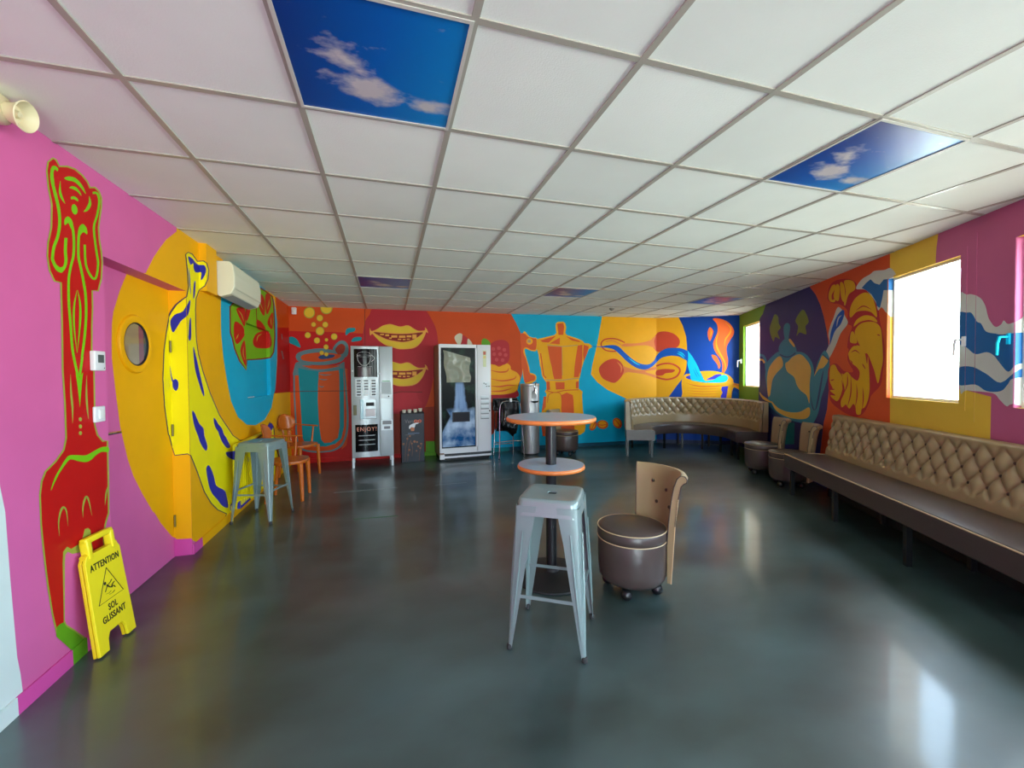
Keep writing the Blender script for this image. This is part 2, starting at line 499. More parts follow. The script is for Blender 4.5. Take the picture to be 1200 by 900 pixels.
draw([SL], 6, PINK, 'd:415,900 418,830 440,800 480,820 570,800 585,720 605,690 640,700 z:118,700 120,730 103,746 e:600,655 500,585 430,540 414,500', False)
line([SD, SDF], 2, LEAF, 'z:127,690 136,693 143,700', 5, False)
G = GREEN
def gl(t, w, tp=0): line([SL], 5, G, t, w, taper=tp)
gl('a:305,130 300,220 330,350 360,480 370,600 355,720 320,820 308,900 b:310,40 345,110 380,130 410,100 425,40 a:420,850 425,740', 3.6, 0)
draw([SL], 5, G, 'a:290,180 300,115 330,108 355,130 350,155 325,140 315,180 325,280 300,260')
draw([SL], 5, G, 'b:320,70 345,120 385,148 415,110 425,70 400,90 375,100 345,80')
gl('a:660,345 700,350 718,420 700,540 672,640 680,760 700,900 b:708,60 700,150 680,200 640,170 600,70 a:590,800', 2.6)
draw([SL], 5, G, 'a:410,215 450,200 510,215 555,260 580,300 600,355 555,300 500,250 440,235')
draw([SL], 5, G, 'a:455,300 480,285 520,300 550,340 560,370 520,330 480,310'); draw([SL], 5, G, 'a:470,380 500,375 530,400 530,420 495,400 472,402')
blob([SL], 5, G, 'a', 500, 490, 26, 46, -.2)
line([SL], 5, G, 'a:375,240 372,330 390,390 418,440', 3, taper=1); line([SL], 5, G, 'a:630,375 635,440 610,490 580,510', 4, taper=1)
gl('a:440,570 480,640 495,760 490,900 b:470,80 450,200 450,400 465,600 480,800 c:500,20 530,160 545,300', 3.0)
gl('a:580,640 545,680 535,760 535,900 b:550,80 575,200 598,350 602,520 590,700 570,860 c:565,20 545,160', 3.0)
draw([SL], 5, G, 'a:412,580 440,552 475,580 490,640 470,660 445,610 415,630'); draw([SL], 5, G, 'a:535,660 570,618 605,650 612,710 580,690 550,720 530,760')
draw([SL], 5, G, 'c:510,130 545,170 575,120 562,260 547,430 530,270', False)
line([SL], 5, G, 'b:523,300 498,430 495,600 522,850', 2.4, taper=1); line([SL], 5, G, 'b:527,300 550,430 548,600 524,850', 2.6, taper=1)
line([SL], 5, OLV, 'c:465,140 470,300 482,430 483,570', 2.6, taper=1); line([SL], 5, OLV, 'c:608,150 605,300 612,430 622,530', 2.4, taper=1)
for yy in (535, 598, 657): blob([SL], 5, OLV, 'c', 552, yy, 14, 18)
draw([SL], 5, G, 'c:410,900 450,855 520,850 600,852 670,815 740,780 800,782 800,822 740,822 690,850 650,890 d:600,12 540,5 c:490,892 450,895 d:400,60 350,140 290,265 325,150 380,50')
line([SL], 5, OLV, 'd:367,660 360,540 380,440 405,410 430,450 442,575', 2.6, taper=1); line([SL], 5, OLV, 'd:575,500 575,400 600,320 625,350 652,480', 2.6, taper=1)
line([SL], 5, OLV, 'd:768,390 780,280 806,200', 2, taper=1)

# ---- back wall: three facets
U2 = (K1 - K0).normalized(); N2 = Vector((U2.y, -U2.x, 0)); L2 = (K1 - K0).length
U3 = (CORNER - K1).normalized(); N3 = Vector((U3.y, -U3.x, 0)); L3 = (CORNER - K1).length
SB1 = Surf(mbB, (0, YB, 0), X_, Z_, -Y_, [(XL, K0.x, 0, CEIL)], ORB)
SB2 = Surf(mbB, K0, U2, Z_, N2, [(0, L2, 0, CEIL)], ORB)
SB3 = Surf(mbB, K1, U3, Z_, N3, [(0, L3, 0, CEIL)], NAV)
slab(mbB, (0, YB, 0), X_, -Y_, (XL-T, K0.x, 0, CEIL), WHITE); slab(mbB, K0, U2, N2, (0, L2, 0, CEIL), WHITE); slab(mbB, K1, U3, N3, (0, L3+T, 0, CEIL), WHITE)
W1 = [SB1]; W12 = [SB1, SB2]; W23 = [SB2, SB3]
draw(W1, 1, RED, 'z:300,386 360,388.5 390,389 427,391 470,400 470,620 300,620', False)
draw(W1, 1, BRI, 'z:458,480 600,470 600,620 458,620', False)
draw(W1, 1, ORB, 'z:300,461 344.5,459 346,540 345,560 300,600', False)
draw(W1, 1, ORB, 'j:835,120 870,120 880,600 k:880,300 860,420 800,470 840,340', False)
draw(W1, 2, CRIM, 'l:320,100 230,190 185,255 160,360 150,500 z:424,460 461,482 495,482 l:1000,850 1032,650 1028,450 1000,330 950,230 890,130 860,100')
draw(W1, 3, WCR, 'm:505,410 640,405 780,400 800,470 845,520 845,650 505,650', False)
draw(W1, 2, LEAF, 'z:499,517 512,517 512,560 499,560', False)
line(W1, 6, SKC, 'z:337,461 343,459 360,458.5 409,458', .7, False); line(W1, 6, SKC, 'z:461,461 470,459 495,459.5', .7, False); line(W1, 6, SKC, 'z:427.5,361 427.8,404', .6, False)
# lips
for dx, dy in ((0, 0), (0, 43.4)):
    def sh(t): return [(a+dx, b+dy) for a, b in tr_(t)]
    draw(W1, 3, LIPO, sh('l:235,345 252,378 290,370 330,350 380,318 430,303 480,298 530,312 580,325 620,323 660,313 700,318 750,350 800,375 855,375 882,368 880,338 903,360 917,405 895,392 880,430 850,490 800,550 740,582 660,592 580,592 520,578 420,545 350,500 300,450 262,412 240,432 232,390'))
    draw(W1, 4, LIP, sh('l:310,372 380,325 480,306 580,333 620,331 680,322 750,360 800,383 850,383 740,395 640,402 520,400 400,390'))
    draw(W1, 4, LIP, sh('l:280,415 340,450 440,490 540,508 640,515 720,500 800,455 860,420 830,500 780,550 700,578 600,582 500,560 400,525 330,475'))
    draw(W1, 4, DRED, sh('l:280,393 400,402 520,412 640,414 740,407 855,395 820,432 760,472 700,495 620,507 540,497 440,477 360,442'))
    for x0, x1, y0, y1 in ((355,400,412,428),(415,460,418,440),(485,555,430,456),(575,652,432,458),(665,722,430,452),(732,782,420,470),(460,490,455,470),(562,602,470,484),(620,652,472,486),(668,702,470,482)):
        draw(W1, 5, LIPO, sh('l:%d,%d %d,%d %d,%d %d,%d' % (x0,y0,x1,y0,x1,y1,x0,y1)), False)
# drinks can
draw(W1, 2, GRY, 'i:290,740 245,820 230,900 j:236,200 240,400 250,600 262,800 k:258,200 275,380 340,475 480,503 600,502 710,485 800,435 850,350 880,230 j:885,650 868,400 850,200 838,90 i:830,740 740,780 500,790')
draw(W1, 3, ORB, 'i:310,780 268,840 255,900 j:255,200 258,400 268,600 280,800 k:278,200 295,360 350,455 480,485 600,485 700,468 780,418 828,340 855,230 j:862,650 845,400 828,200 815,90 i:800,780 740,800 600,825 450,820')
draw(W1, 4, TEAL, 'j:295,110 400,135 540,150 528,300 525,500 535,700 k:545,220 565,350 600,392 680,385 760,330 780,200 j:780,600 778,300 775,115 820,118 830,300 832,600 k:832,200 800,340 730,400 620,432 480,430 380,400 345,330 j:325,600 305,300', False)
draw(W1, 4, ORA, 'j:535,165 770,140 778,400 780,700 k:760,320 680,378 600,385 570,340 548,220 j:528,500 530,370', False)
for t in ('j:530,180 600,195 690,188', 'j:525,235 590,250 640,246', 'j:535,320 570,335 600,325'): line(W1, 5, GRY, t, 1.3, taper=1)
line(W1, 5, GRY, 'j:535,150 650,135 770,110 830,80', 1.4)
draw(W1, 4, GRY, 'i:268,690 285,640 380,603 520,583 640,590 780,625 835,650 835,700 780,745 640,775 500,778 380,765 300,735')
draw(W1, 5, ORB, 'i:325,690 350,660 450,638 560,630 700,640 792,660 780,690 700,720 560,740 420,735 345,718')
draw(W1, 6, PDK, 'i:530,690 560,665 640,655 722,660 700,690 620,706 560,708')
draw(W1, 5, GRY, 'i:700,600 735,530 790,492 845,500 880,550 882,640 840,690 760,665'); draw(W1, 6, BRI, 'i:728,600 765,545 810,530 845,565 830,630 770,655')
for x, y, r in ((425,165,66),(625,110,72),(548,228,38),(475,303,28),(612,305,34),(550,380,50),(407,428,35),(515,490,36),(716,445,38),(626,483,20),(622,567,30),(570,635,26),(625,652,24)):
    blob(W1, 7, OLV, 'i', x, y, r); blob(W1, 8, LIP, 'i', x, y, r*.86)
for t in ('i:168,480 190,450 240,450 290,490 322,572 250,545 190,515', 'i:855,432 850,380 880,345 962,345 950,385 895,400', 'i:918,502 950,455 1030,450 1035,485 980,500'): draw(W1, 7, TEAL, t)
# cake
draw(W12, 3, CRM, 'n:325,460 360,415 400,407 420,430 410,490 395,545 370,545'); draw(W12, 3, RASP, 'n:420,430 450,440 480,470 482,550 400,550 412,490'); draw(W12, 3, CRM, 'n:482,470 515,495 535,530 535,560 480,560')
draw(W12, 3, LEAF, 'n:650,480 690,468 740,510 748,555 650,550')
draw(W12, 3, RASP, 'n:720,580 760,520 820,490 900,485 958,520 970,600 970,700 930,765 850,780 770,770 720,745')
for a_, b_ in ((780,590),(845,580),(910,600),(790,650),(860,650),(925,660),(820,715),(890,720)): blob(W12, 4, RASP2, 'n', a_, b_, 22)
draw(W12, 3, SWI, 'o:320,50 440,98 500,72 545,60 582,90 590,130 650,160 688,205 692,262 672,312 662,372 620,402 500,424 320,440')
for t in ('o:335,135 450,160 540,150 560,110', 'o:335,235 480,262 620,240 650,200', 'o:335,320 450,330 560,315 660,320', 'o:335,385 480,382 600,350'): line(W12, 4, MOR, t, 1.8, taper=1)
draw(W12, 3, CRIM, 'o:320,432 500,422 620,400 662,372 640,462 z:560,468')
# cyan field, moka pot
draw(W12, 2, CY, 'n:985,100 985,175 1050,290 1100,400 z:612,438 609,448 604,466 590,490 578,508 565,520 560,640 780,640 780,330 598,330', False)
MO = W12
draw(MO, 4, MYE, 'p:270,480 400,450 500,425 520,400 510,330 515,290 540,270 600,270 625,290 635,340 625,400 640,425 760,465 830,495 850,522 900,525 948,560 900,592 870,660 840,740 815,820 800,900 q:800,100 785,150 782,255 828,290 820,330 830,500 862,700 850,760 800,795 600,800 360,812 345,700 350,500 380,420 405,320 385,285 405,260 400,180 378,150 350,100 335,0 p:330,800 310,650 290,590', False)
for t in ('p:415,555 582,565 585,900 q:585,140 495,145 478,80 465,0 p:440,700', 'p:770,550 825,540 825,700 815,800 800,900 q:795,60 780,120 725,120 733,0 p:745,700', 'p:840,540 900,560 880,640 840,740 830,650', 'p:330,490 515,435 430,515 360,510',
          'p:440,525 560,455 560,535', 'p:630,440 790,492 800,512 700,490', 'p:530,295 600,285 612,330 600,425 545,425', 'q:405,170 440,172 448,268 408,270', 'q:508,180 615,180 615,262 515,265', 'q:748,175 782,165 780,252 748,250',
          'q:578,330 640,300 712,330 722,400 735,800 560,800 580,520', 'q:372,345 400,350 395,470 365,512 350,512', 'q:355,650 420,650 400,810 360,812 345,700'):
    draw(MO, 5, MOR, t, False)
line(MO, 6, MGR, 'p:410,540 580,560 770,545', .8); line(MO, 6, MGR, 'q:385,150 560,158 700,140 785,135', .9); line(MO, 6, MOR, 'q:405,275 500,300 620,275 780,268', 1.0); line(MO, 6, MGR, 'p:585,560 590,900', .5); line(MO, 6, MOR, 'q:415,420 430,330 500,300 575,330 580,520', .8); line(MO, 6, MOR, 'p:335,640 370,900 q:400,130', 1.4, False)
draw(MO, 5, MOR, 'p:98,418 150,410 190,448 250,465 285,478 280,590 230,600 170,572 138,585 135,640 160,700 185,790 200,870 q:200,10 210,80 250,95 272,112 265,152 230,165 150,182 140,120 125,20 p:118,880 108,700 104,550')
draw(MO, 4, SWI, 'p:130,400 200,440 250,458 292,470 288,605 225,612 150,590 170,700 200,800 212,880 q:215,70 262,85 285,112 270,165 z:616,450 612,430')
blob(MO, 6, SWI, 'p', 205, 500, 38); blob(MO, 7, MGR, 'p', 200, 498, 20)
for k_, x, y, a_, b_, ro in (('s',435,758,50,66,-.5),('s',262,775,66,52,.1),('q',950,690,38,60,.5)):
    blob(MO, 4, MOR, k_, x, y, a_, b_, ro); blob(MO, 5, SWI, k_, x-3, y-4, a_*.72, b_*.72, ro)
line(MO, 6, MOR, 's:405,715 440,755 470,805', 1.1); line(MO, 6, MOR, 's:205,775 260,782 320,768', 1.0); line(MO, 6, MOR, 'q:930,735 952,690 975,645', 1.0)
# amber field, spoons
draw(W23, 3, MYE, 'z:706,330 r:255,110 200,420 178,520 140,680 125,790 s:128,190 150,220 200,280 320,370 450,430 560,482 z:745,500 775,500 783,467 u:30,458 130,322 200,232 240,130 248,60 t:252,560 250,440 240,340 200,215 150,115 z:795,330', False)
for t in ('r:880,330 920,292 1000,284 1090,308 1150,358 1168,410 1140,465 1050,500 960,522 900,520 860,480 838,420 850,370', 'r:218,740 240,680 310,625 390,603 450,622 500,680 512,740 492,800 440,862 390,887 310,862 250,820'): draw(W23, 4, SPO, t)
draw(W23, 4, SPH, 'r:520,425 600,425 700,418 820,388 860,350 845,420 862,470 760,446 600,458 520,462 480,450'); draw(W23, 4, SPH, 'r:500,690 560,710 700,738 890,700 890,730 760,755 890,800 890,830 760,790 600,765 540,765 500,790 512,740')
line(W23, 5, SPO, 'r:520,415 430,375 340,368 270,388 243,440 290,500 380,518 470,505', 1.5); line(W23, 5, SPH, 'r:480,440 380,395 300,405', 1.0)
line(W23, 5, SPO, 'r:890,690 960,665 1050,660 1130,690 1168,740 1130,810 1040,845 960,840 890,818', 2.0); draw(W23, 5, SPO, 'r:890,745 960,725 1040,725 1110,735 1080,765 1000,775 960,800 890,798'); line(W23, 6, MYE, 'r:1000,800 1080,780 1110,750', 1.4, taper=1)
line(W23, 6, SPH, 'r:430,640 480,700 475,770', 2.0, taper=1); line(W23, 6, SPH, 'r:885,335 850,400 880,500', 3.0, taper=1)
# flame, cup, wave
for t in ('t:553,138 600,128 680,148 750,190 797,260 797,320 760,380 718,460 718,540 732,620 722,700 690,765 655,800 665,700 650,620 600,550 568,490 558,420 580,360 605,300 610,240 595,190', 't:520,235 555,270 555,310 520,398 495,340 495,280', 't:538,560 590,570 630,630 642,690 622,722 605,670 560,610'): draw(W23, 4, FLA, t)
line(W23, 5, FLY, 't:630,280 600,360 595,440 625,520 690,640 700,720 670,770', 2.0, taper=1); line(W23, 5, FLY, 't:700,180 760,240 755,300 700,380 690,470', 1.8, taper=1); line(W23, 5, FLY, 't:525,260 535,300 520,350', 1.4, taper=1)
draw(W23, 4, MYE, 'u:190,260 230,190 290,178 420,150 560,148 660,168 740,198 790,248 800,285 870,308 878,380 850,360 800,340 780,390 770,480 750,600 215,600 195,400')
line(W23, 5, SPH, 'u:790,300 868,330 874,420', 1.6); draw(W23, 5, ROY, 'u:790,390 830,395 850,420 845,500 780,500')
draw(W23, 5, IND, 'u:235,222 280,200 420,175 430,255 300,250'); draw(W23, 5, SWI, 'u:425,172 520,165 640,175 600,190 540,222 480,245 445,230'); draw(W23, 6, IND, 'u:480,246 540,215 590,188 650,185 640,220 560,245')
draw(W23, 5, IND, 'u:660,332 732,325 715,430 705,520 650,520 648,440 668,400 650,365', False)
line(W23, 6, MOR, 'u:240,288 320,312 430,328 600,325 700,310', 1.0, taper=1)
for yy in (345, 375, 405, 435): line(W23, 6, MOR, 'u:%d,%d 420,%d 640,%d' % (250, yy, yy+14, yy+8), .5, taper=1)
draw(W23, 7, AQ, 'u:480,262 560,250 620,215 680,192 722,205 730,240 700,275 600,285 480,280')
draw(W23, 7, AQ, 't:245,510 300,560 350,640 390,720 420,790 450,850 480,872 470,885 350,865 300,850 280,760 255,660')
draw(W23, 7, ROY, 'r:140,456 240,460 310,447 400,445 460,470 520,530 600,600 700,660 800,670 860,630 890,575 940,520 1020,480 1120,476 t:180,482 230,500 262,530 262,660 250,630 200,600 140,575 60,568 0,575 r:1060,568 960,590 900,640 850,690 780,727 700,725 620,690 540,630 470,560 400,500 330,478 240,468 140,462')
for t in ('r:560,590 640,650 700,680', 't:140,520 190,540 230,580', 't:130,540 180,560 220,600'): line(W23, 8, AQ, t, 1.6, taper=1)
for t in ('t:320,720 350,780 380,830', 't:340,700 370,770 400,820'): line(W23, 8, ROY, t, .6, taper=1)

# ---- right wall
WZ0, WZ1 = 1.14, 2.26
WINS = [(7.70, 8.49), (3.76, 4.56), (2.54, 3.34), (1.32, 2.12), (.1, .9), (-1.12, -.32)]  # last three are unseen, added to light the left wall
SMIN = (YF) * .8834 + (RA*YF+RB) * .46865
edges = [8.712]
rectsR = []
prev = 8.712
for a_, b_ in WINS:
    rectsR += [(b_, prev, 0, CEIL), (a_, b_, 0, WZ0), (a_, b_, WZ1, CEIL)]
    prev = a_
rectsR.append((SMIN, prev, 0, CEIL))
SR = Surf(mbR, RO, RD, Z_, RN, rectsR, PINKR)
for r in rectsR: slab(mbR, RO, RD, RN, r, WHITE, .30)
RW = [SR]
for a_, b_ in WINS[:3]:
    RW.append(Surf(mbR, RO + RD*b_, -RN, Z_, -RD, [(0, .04, WZ0, WZ1)], PINKR))
    RW.append(Surf(mbR, RO + RD*a_, -RN, Z_, RD, [(0, .04, WZ0, WZ1)], PINKR))
    RW.append(Surf(mbR, RO + Z_*WZ0, RD, -RN, Z_, [(a_, b_, 0, .04)], YEL))
    RW.append(Surf(mbR, RO + Z_*WZ1, RD, -RN, -Z_, [(a_, b_, 0, .04)], YEL))
# painted casing boards around the second and third window, two steps
for a_, b_ in WINS[1:3]:
    for w_, d_, lo in ((.055, .006, .05), (.13, .003, .13)):
        rr = [(a_-w_, a_, WZ0-lo, WZ1+lo), (b_, b_+.02, WZ0-lo, WZ1+.01), (a_, b_, WZ0-lo, WZ0), (a_, b_, WZ1, WZ1+lo*.6)]
        for r, mm in zip(rr, (PINKR, YEL, YEL, YEL)):
            slab(mbR, RO + RN*(d_), RD, RN, r, PINKR if a_ < 3 else mm, d_-.001)
        RW.append(Surf(mbR, RO + RD*(a_-w_), RN, Z_, -RD, [(0, d_, WZ0-lo, WZ1+lo)], PINKR))
        RW.append(Surf(mbR, RO + RN*d_, RD, Z_, RN, rr, PINKR))
draw(RW, 2, WGR, 'z:864,300 900,340 897.5,357 896,361 894,368 891,372 889.5,378 889,470 895,520 895,640 860,640', False)
draw(RW, 1, PUR, 'v:-100,200 -100,900 z:860,700 960,640 w:610,900 640,640 670,520 685,350 692,200 v:690,720 680,600 665,500 640,380 610,280 570,190 520,125 500,50', False)
draw(RW, 1, RST, 'v:520,125 500,0 1300,-300 z:1043,250 1043,640 960,640 w:610,900 640,640 670,520 685,350 692,200 v:690,720 680,600 665,500 640,380 610,280 570,190', False)
draw(RW, 1, YEL, 'z:1043,220 1099,230 x:597,95 585,180 580,265 z:1097,400 1110,455 y:390,710 485,735 482,880 z:1158,600 1158,680 1043,680', False)
# clouds
draw(RW, 3, CLO, 'x:20,470 60,405 120,368 150,345 220,338 262,325 300,368 282,400 283,655 235,640 200,600 175,622 155,560 90,480')
draw(RW, 4, CLB, 'x:60,465 90,430 122,403 150,430 185,442 215,405 283,398 283,480 215,480 205,540 188,605 165,590 160,560 130,510 90,480', False)
draw(RW, 3, CLO, 'x:740,550 800,512 850,513 900,540 930,590 945,650 960,690 1000,738 1040,722 1060,693 1090,718 1150,702 1250,690 z:1215,470 y:560,760 540,768 515,745 490,722 400,712 375,700')
draw(RW, 4, CLB, 'x:740,650 800,638 835,642 870,700 900,715 935,770 1000,785 1050,792 1250,800 z:1215,440 y:600,620 570,625 545,647 515,615 495,590 470,578 430,585 400,562 370,540')
draw(RW, 4, CLB, 'y:370,635 420,630 470,655 520,685 580,640 620,640 620,660 560,672 545,690 520,715 470,715 430,692 370,692')
# tea pot
draw(RW, 3, PTE, 'v:128,880 140,790 200,720 255,690 400,690 480,710 540,790 556,880 w:560,250 530,400 540,560 500,640 430,640 300,600 200,530 160,480 150,400 128,250')
draw(RW, 2, PDK, 'w:150,440 230,540 330,590 420,612 500,605 470,640 300,620 180,560 150,500')
draw(RW, 3, PTE, 'w:520,260 560,230 640,150 665,90 690,110 685,200 650,330 620,420 590,560 540,650 480,640 520,560 530,400')
draw(RW, 4, PDK, 'w:640,180 620,330 590,480 565,530 540,510 525,400 560,530 590,400 620,240')
draw(RW, 4, PTA, 'w:150,400 143,250 165,150 230,68 268,65 282,140 230,200 192,260 178,340 168,400'); draw(RW, 4, PTA, 'w:303,125 330,100 370,60 430,38 480,75 528,160 518,300 516,470 490,400 440,360 405,310 380,240 320,190')
draw(RW, 4, PTA, 'w:180,450 240,510 330,545 430,545 512,505 518,570 480,605 400,607 300,582 220,530')
draw(RW, 5, PTE, 'v:248,690 250,640 285,590 310,578 340,580 380,620 402,690 350,732 285,727'); line(RW, 6, PDK, 'v:255,715 300,735 350,732 395,700', 1.5)
draw(RW, 5, PTE, 'v:288,500 298,452 328,440 346,470 337,540 328,592 302,590'); draw(RW, 6, PTA, 'v:335,585 350,580 385,630 380,650 345,610')
draw(RW, 5, PTE, 'v:560,900 590,780 650,680 692,760 655,830 w:640,150 565,235'); draw(RW, 6, PTA, 'v:560,895 600,790 635,722 682,765 640,830 w:600,170 562,225'); line(RW, 7, PDK, 'v:632,715 690,765', 1.2, False)
line(RW, 3, PTE, 'v:75,720 110,730 130,780 138,850', 3.0); line(RW, 4, PTA, 'v:75,760 105,765 120,790', 2.2); line(RW, 3, PTA, 'w:75,370 100,410 140,440 200,470', 3, taper=1)
draw(RW, 3, CLO, 'v:655,710 690,620 682,540 700,460 725,400 762,302 800,320 830,380 852,442 790,530 745,640 685,752'); draw(RW, 4, ROY, 'v:690,640 700,540 722,460 762,370 812,322 822,365 790,450 740,510 700,620 665,700')
line(RW, 5, CLO, 'v:800,370 770,400 755,470', 1.5, taper=1)
for t in ('v:165,490 185,420 210,362 240,385 245,440 262,480 235,520 255,580 215,562 200,602 180,560', 'v:392,420 420,360 460,322 492,370 508,430 480,470 488,538 430,522 402,552 415,470'):
    draw(RW, 3, LFG, t)
draw(RW, 3, PTD, 'w:310,640 385,640 380,830 300,830', False)
# croissant
draw(RW, 3, WCR, 'v:672,200 695,110 750,65 850,50 925,85 935,138 1000,135 1085,185 1120,290 1135,420 1165,560 1178,700 w:1160,200 1140,310 1060,400 1040,460 1000,545 940,585 860,570 775,520 700,445 682,300 685,160 750,120 820,185 w:900,190 850,90 860,0 v:848,650 860,560 890,470 845,440 850,330 780,275 720,265 680,240')
for t in ('v:688,170 715,110 745,105 735,150 712,190 715,235 745,225 735,255 700,250 685,220', 'v:750,105 775,105 782,160 772,240 745,235 728,200', 'v:785,90 812,90 828,160 820,250 795,215', 'v:822,68 900,72 918,140 860,190 830,285 820,250 835,160',
          'v:868,372 880,290 925,215 1000,172 1060,198 1098,300 1108,388 1060,345 1000,330 930,342 885,388', 'v:905,470 930,412 1000,372 1080,385 1112,432 1040,412 960,430', 'v:915,510 975,440 1080,430 1140,480 1155,600 1162,760 w:1145,180 1118,295 1085,180 1030,40 v:1000,700 940,600',
          'v:872,580 882,522 905,520 935,610 880,612', 'v:860,700 900,645 960,640 1000,690 1022,800 w:1032,60 1045,300 1035,420 1005,500 975,520 965,565 930,565 920,500 900,475 870,515 850,500 835,480 800,505 792,450 825,370 815,290 800,210 815,215 850,195 890,240 940,270 958,200 930,150 880,110 862,60',
          'w:693,200 705,140 740,132 765,180 800,230 812,310 790,400 760,450 725,430 700,400 745,400 698,360 720,340 695,280'):
    draw(RW, 4, CRO, t)
for t in ('w:820,380 850,300 850,210', 'w:850,500 880,380 880,230', 'w:920,500 935,400 930,300', 'w:980,520 990,430 985,330', 'w:700,270 735,260', 'w:700,350 740,345', 'v:925,330 990,290 1060,320', 'v:880,700 920,680 960,710', 'v:870,760 890,790 880,830', 'w:980,120 1010,170', 'w:790,440 812,360 800,260', 'v:1110,540 1140,550', 'v:885,620 930,640'):
    line(RW, 5, WCR, t, 1.4, taper=1)

# ---- near wall behind the viewpoint; glazed double door added to brighten the ceiling
XR = RA*YF + RB
mbF = MB()
for r in ((XL, -.85, 0, CEIL), (.85, XR, 0, CEIL), (-.85, .85, 2.2, CEIL)):
    mbF.box(r[0], r[1], YF-T, YF, r[2], r[3], paint('near_wall', (214, 214, 206)))
wf = tag(mbF.build('wall_front'), kind='structure')
wall_left = tag(mbL.build('wall_left', weld=False), kind='structure')
wall_back = tag(mbB.build('wall_back', weld=False), kind='structure')
wall_right = tag(mbR.build('wall_right', weld=False), kind='structure')

# ---- floor
def floor_material():
    m = bpy.data.materials.new('floor_resin'); m.use_nodes = True; nt = m.node_tree; b = nt.nodes['Principled BSDF']
    tc = nt.nodes.new('ShaderNodeTexCoord')
    n = nt.nodes.new('ShaderNodeTexNoise'); n.inputs['Scale'].default_value = .9; n.inputs['Detail'].default_value = 5; n.inputs['Roughness'].default_value = .5
    mp = nt.nodes.new('ShaderNodeMapping'); mp.inputs['Scale'].default_value = (1, 1.6, 1); mp.inputs['Rotation'].default_value = (0, 0, .5)
    nt.links.new(tc.outputs['Object'], mp.inputs['Vector']); nt.links.new(mp.outputs['Vector'], n.inputs['Vector'])
    cr = nt.nodes.new('ShaderNodeValToRGB')
    cr.color_ramp.elements[0].position = .32; cr.color_ramp.elements[0].color = (*lin(FLOOR_A), 1)
    cr.color_ramp.elements[1].position = .68; cr.color_ramp.elements[1].color = (*lin(FLOOR_B), 1)
    nt.links.new(n.outputs['Fac'], cr.inputs['Fac']); nt.links.new(cr.outputs['Color'], b.inputs['Base Color'])
    n2 = nt.nodes.new('ShaderNodeTexNoise'); n2.inputs['Scale'].default_value = 2.2; n2.inputs['Detail'].default_value = 2
    nt.links.new(mp.outputs['Vector'], n2.inputs['Vector'])
    mr = nt.nodes.new('ShaderNodeMapRange'); mr.inputs['To Min'].default_value = .29; mr.inputs['To Max'].default_value = .43
    nt.links.new(n2.outputs['Fac'], mr.inputs['Value']); nt.links.new(mr.outputs['Result'], b.inputs['Roughness'])
    b.inputs['Specular IOR Level'].default_value = 1.0
    b.inputs['Coat Weight'].default_value = .35; b.inputs['Coat Roughness'].default_value = .10
    return m
FLOOR_A, FLOOR_B = (31, 41, 36), (72, 95, 93)
fm = floor_material()
mb = MB()
OUT = [(XL-T, YF-T), (XR+.4, YF-T), ((CORNER - RN*.3).x+.05, CORNER.y-.1), ((CORNER+U3*T).x+.1, CORNER.y+.1), (K1.x, K1.y+T), (K0.x, YB+T), (XL-T, YB+T)]
n = len(OUT)
mb.add([(x, y, 0) for x, y in OUT] + [(x, y, -.15) for x, y in OUT], [tuple(range(n)), tuple(reversed(range(n, 2*n)))] + [(i+n, (i+1) % n+n, (i+1) % n, i) for i in range(n)], fm)
tag(mb.build('floor', weld=False), kind='structure')

# ---- ceiling: lay-in panels and the T grid
tile = mat('ceiling_tile', (246, 249, 243), .9, spec=.1, var=.035, scale=1.7, bump=.10, bscale=150)
grid = mat('ceiling_grid', (174, 168, 157), .38, metal=.0, spec=.6)
# every lay-in tile has aged a little differently
_nt = tile.node_tree; _b = _nt.nodes['Principled BSDF']; _tc = _nt.nodes.new('ShaderNodeTexCoord'); _mp = _nt.nodes.new('ShaderNodeMapping')
_mp.inputs['Location'].default_value = (.3266/.6, -1.8953/.6, 0); _mp.inputs['Scale'].default_value = (1/.6, 1/.6, 0)
_fl = _nt.nodes.new('ShaderNodeVectorMath'); _fl.operation = 'FLOOR'; _wn = _nt.nodes.new('ShaderNodeTexWhiteNoise'); _wn.noise_dimensions = '2D'
_mr = _nt.nodes.new('ShaderNodeMapRange'); _mr.inputs['To Min'].default_value = .90; _mr.inputs['To Max'].default_value = 1.0
_src = _b.inputs['Base Color'].links[0].from_socket; _sc = _nt.nodes.new('ShaderNodeVectorMath'); _sc.operation = 'SCALE'
_nt.links.new(_tc.outputs['Object'], _mp.inputs[0]); _nt.links.new(_mp.outputs[0], _fl.inputs[0]); _nt.links.new(_fl.outputs[0], _wn.inputs['Vector']); _nt.links.new(_wn.outputs['Value'], _mr.inputs['Value'])
_nt.links.new(_src, _sc.inputs[0]); _nt.links.new(_mr.outputs[0], _sc.inputs['Scale']); _nt.links.new(_sc.outputs[0], _b.inputs['Base Color'])
mb = MB()
mb.add([(x, y, CEIL) for x, y in OUT] + [(x, y, CEIL+.2) for x, y in OUT], [tuple(reversed(range(n))), tuple(range(n, 2*n))] + [(i, (i+1) % n, (i+1) % n+n, i+n) for i in range(n)], tile)
GX, GY = -.3266, 1.8953
def xright(y):
    if y <= CORNER.y: return RA*y + RB
    return CORNER.x - (y - CORNER.y) / .5305
for j in range(-9, 9):
    y = GY - .6*j
    if YF < y < YB:
        mb.box(XL, min(xright(y-.02), xright(y+.02)), y-.0125, y+.0125, CEIL-.005, CEIL, grid)
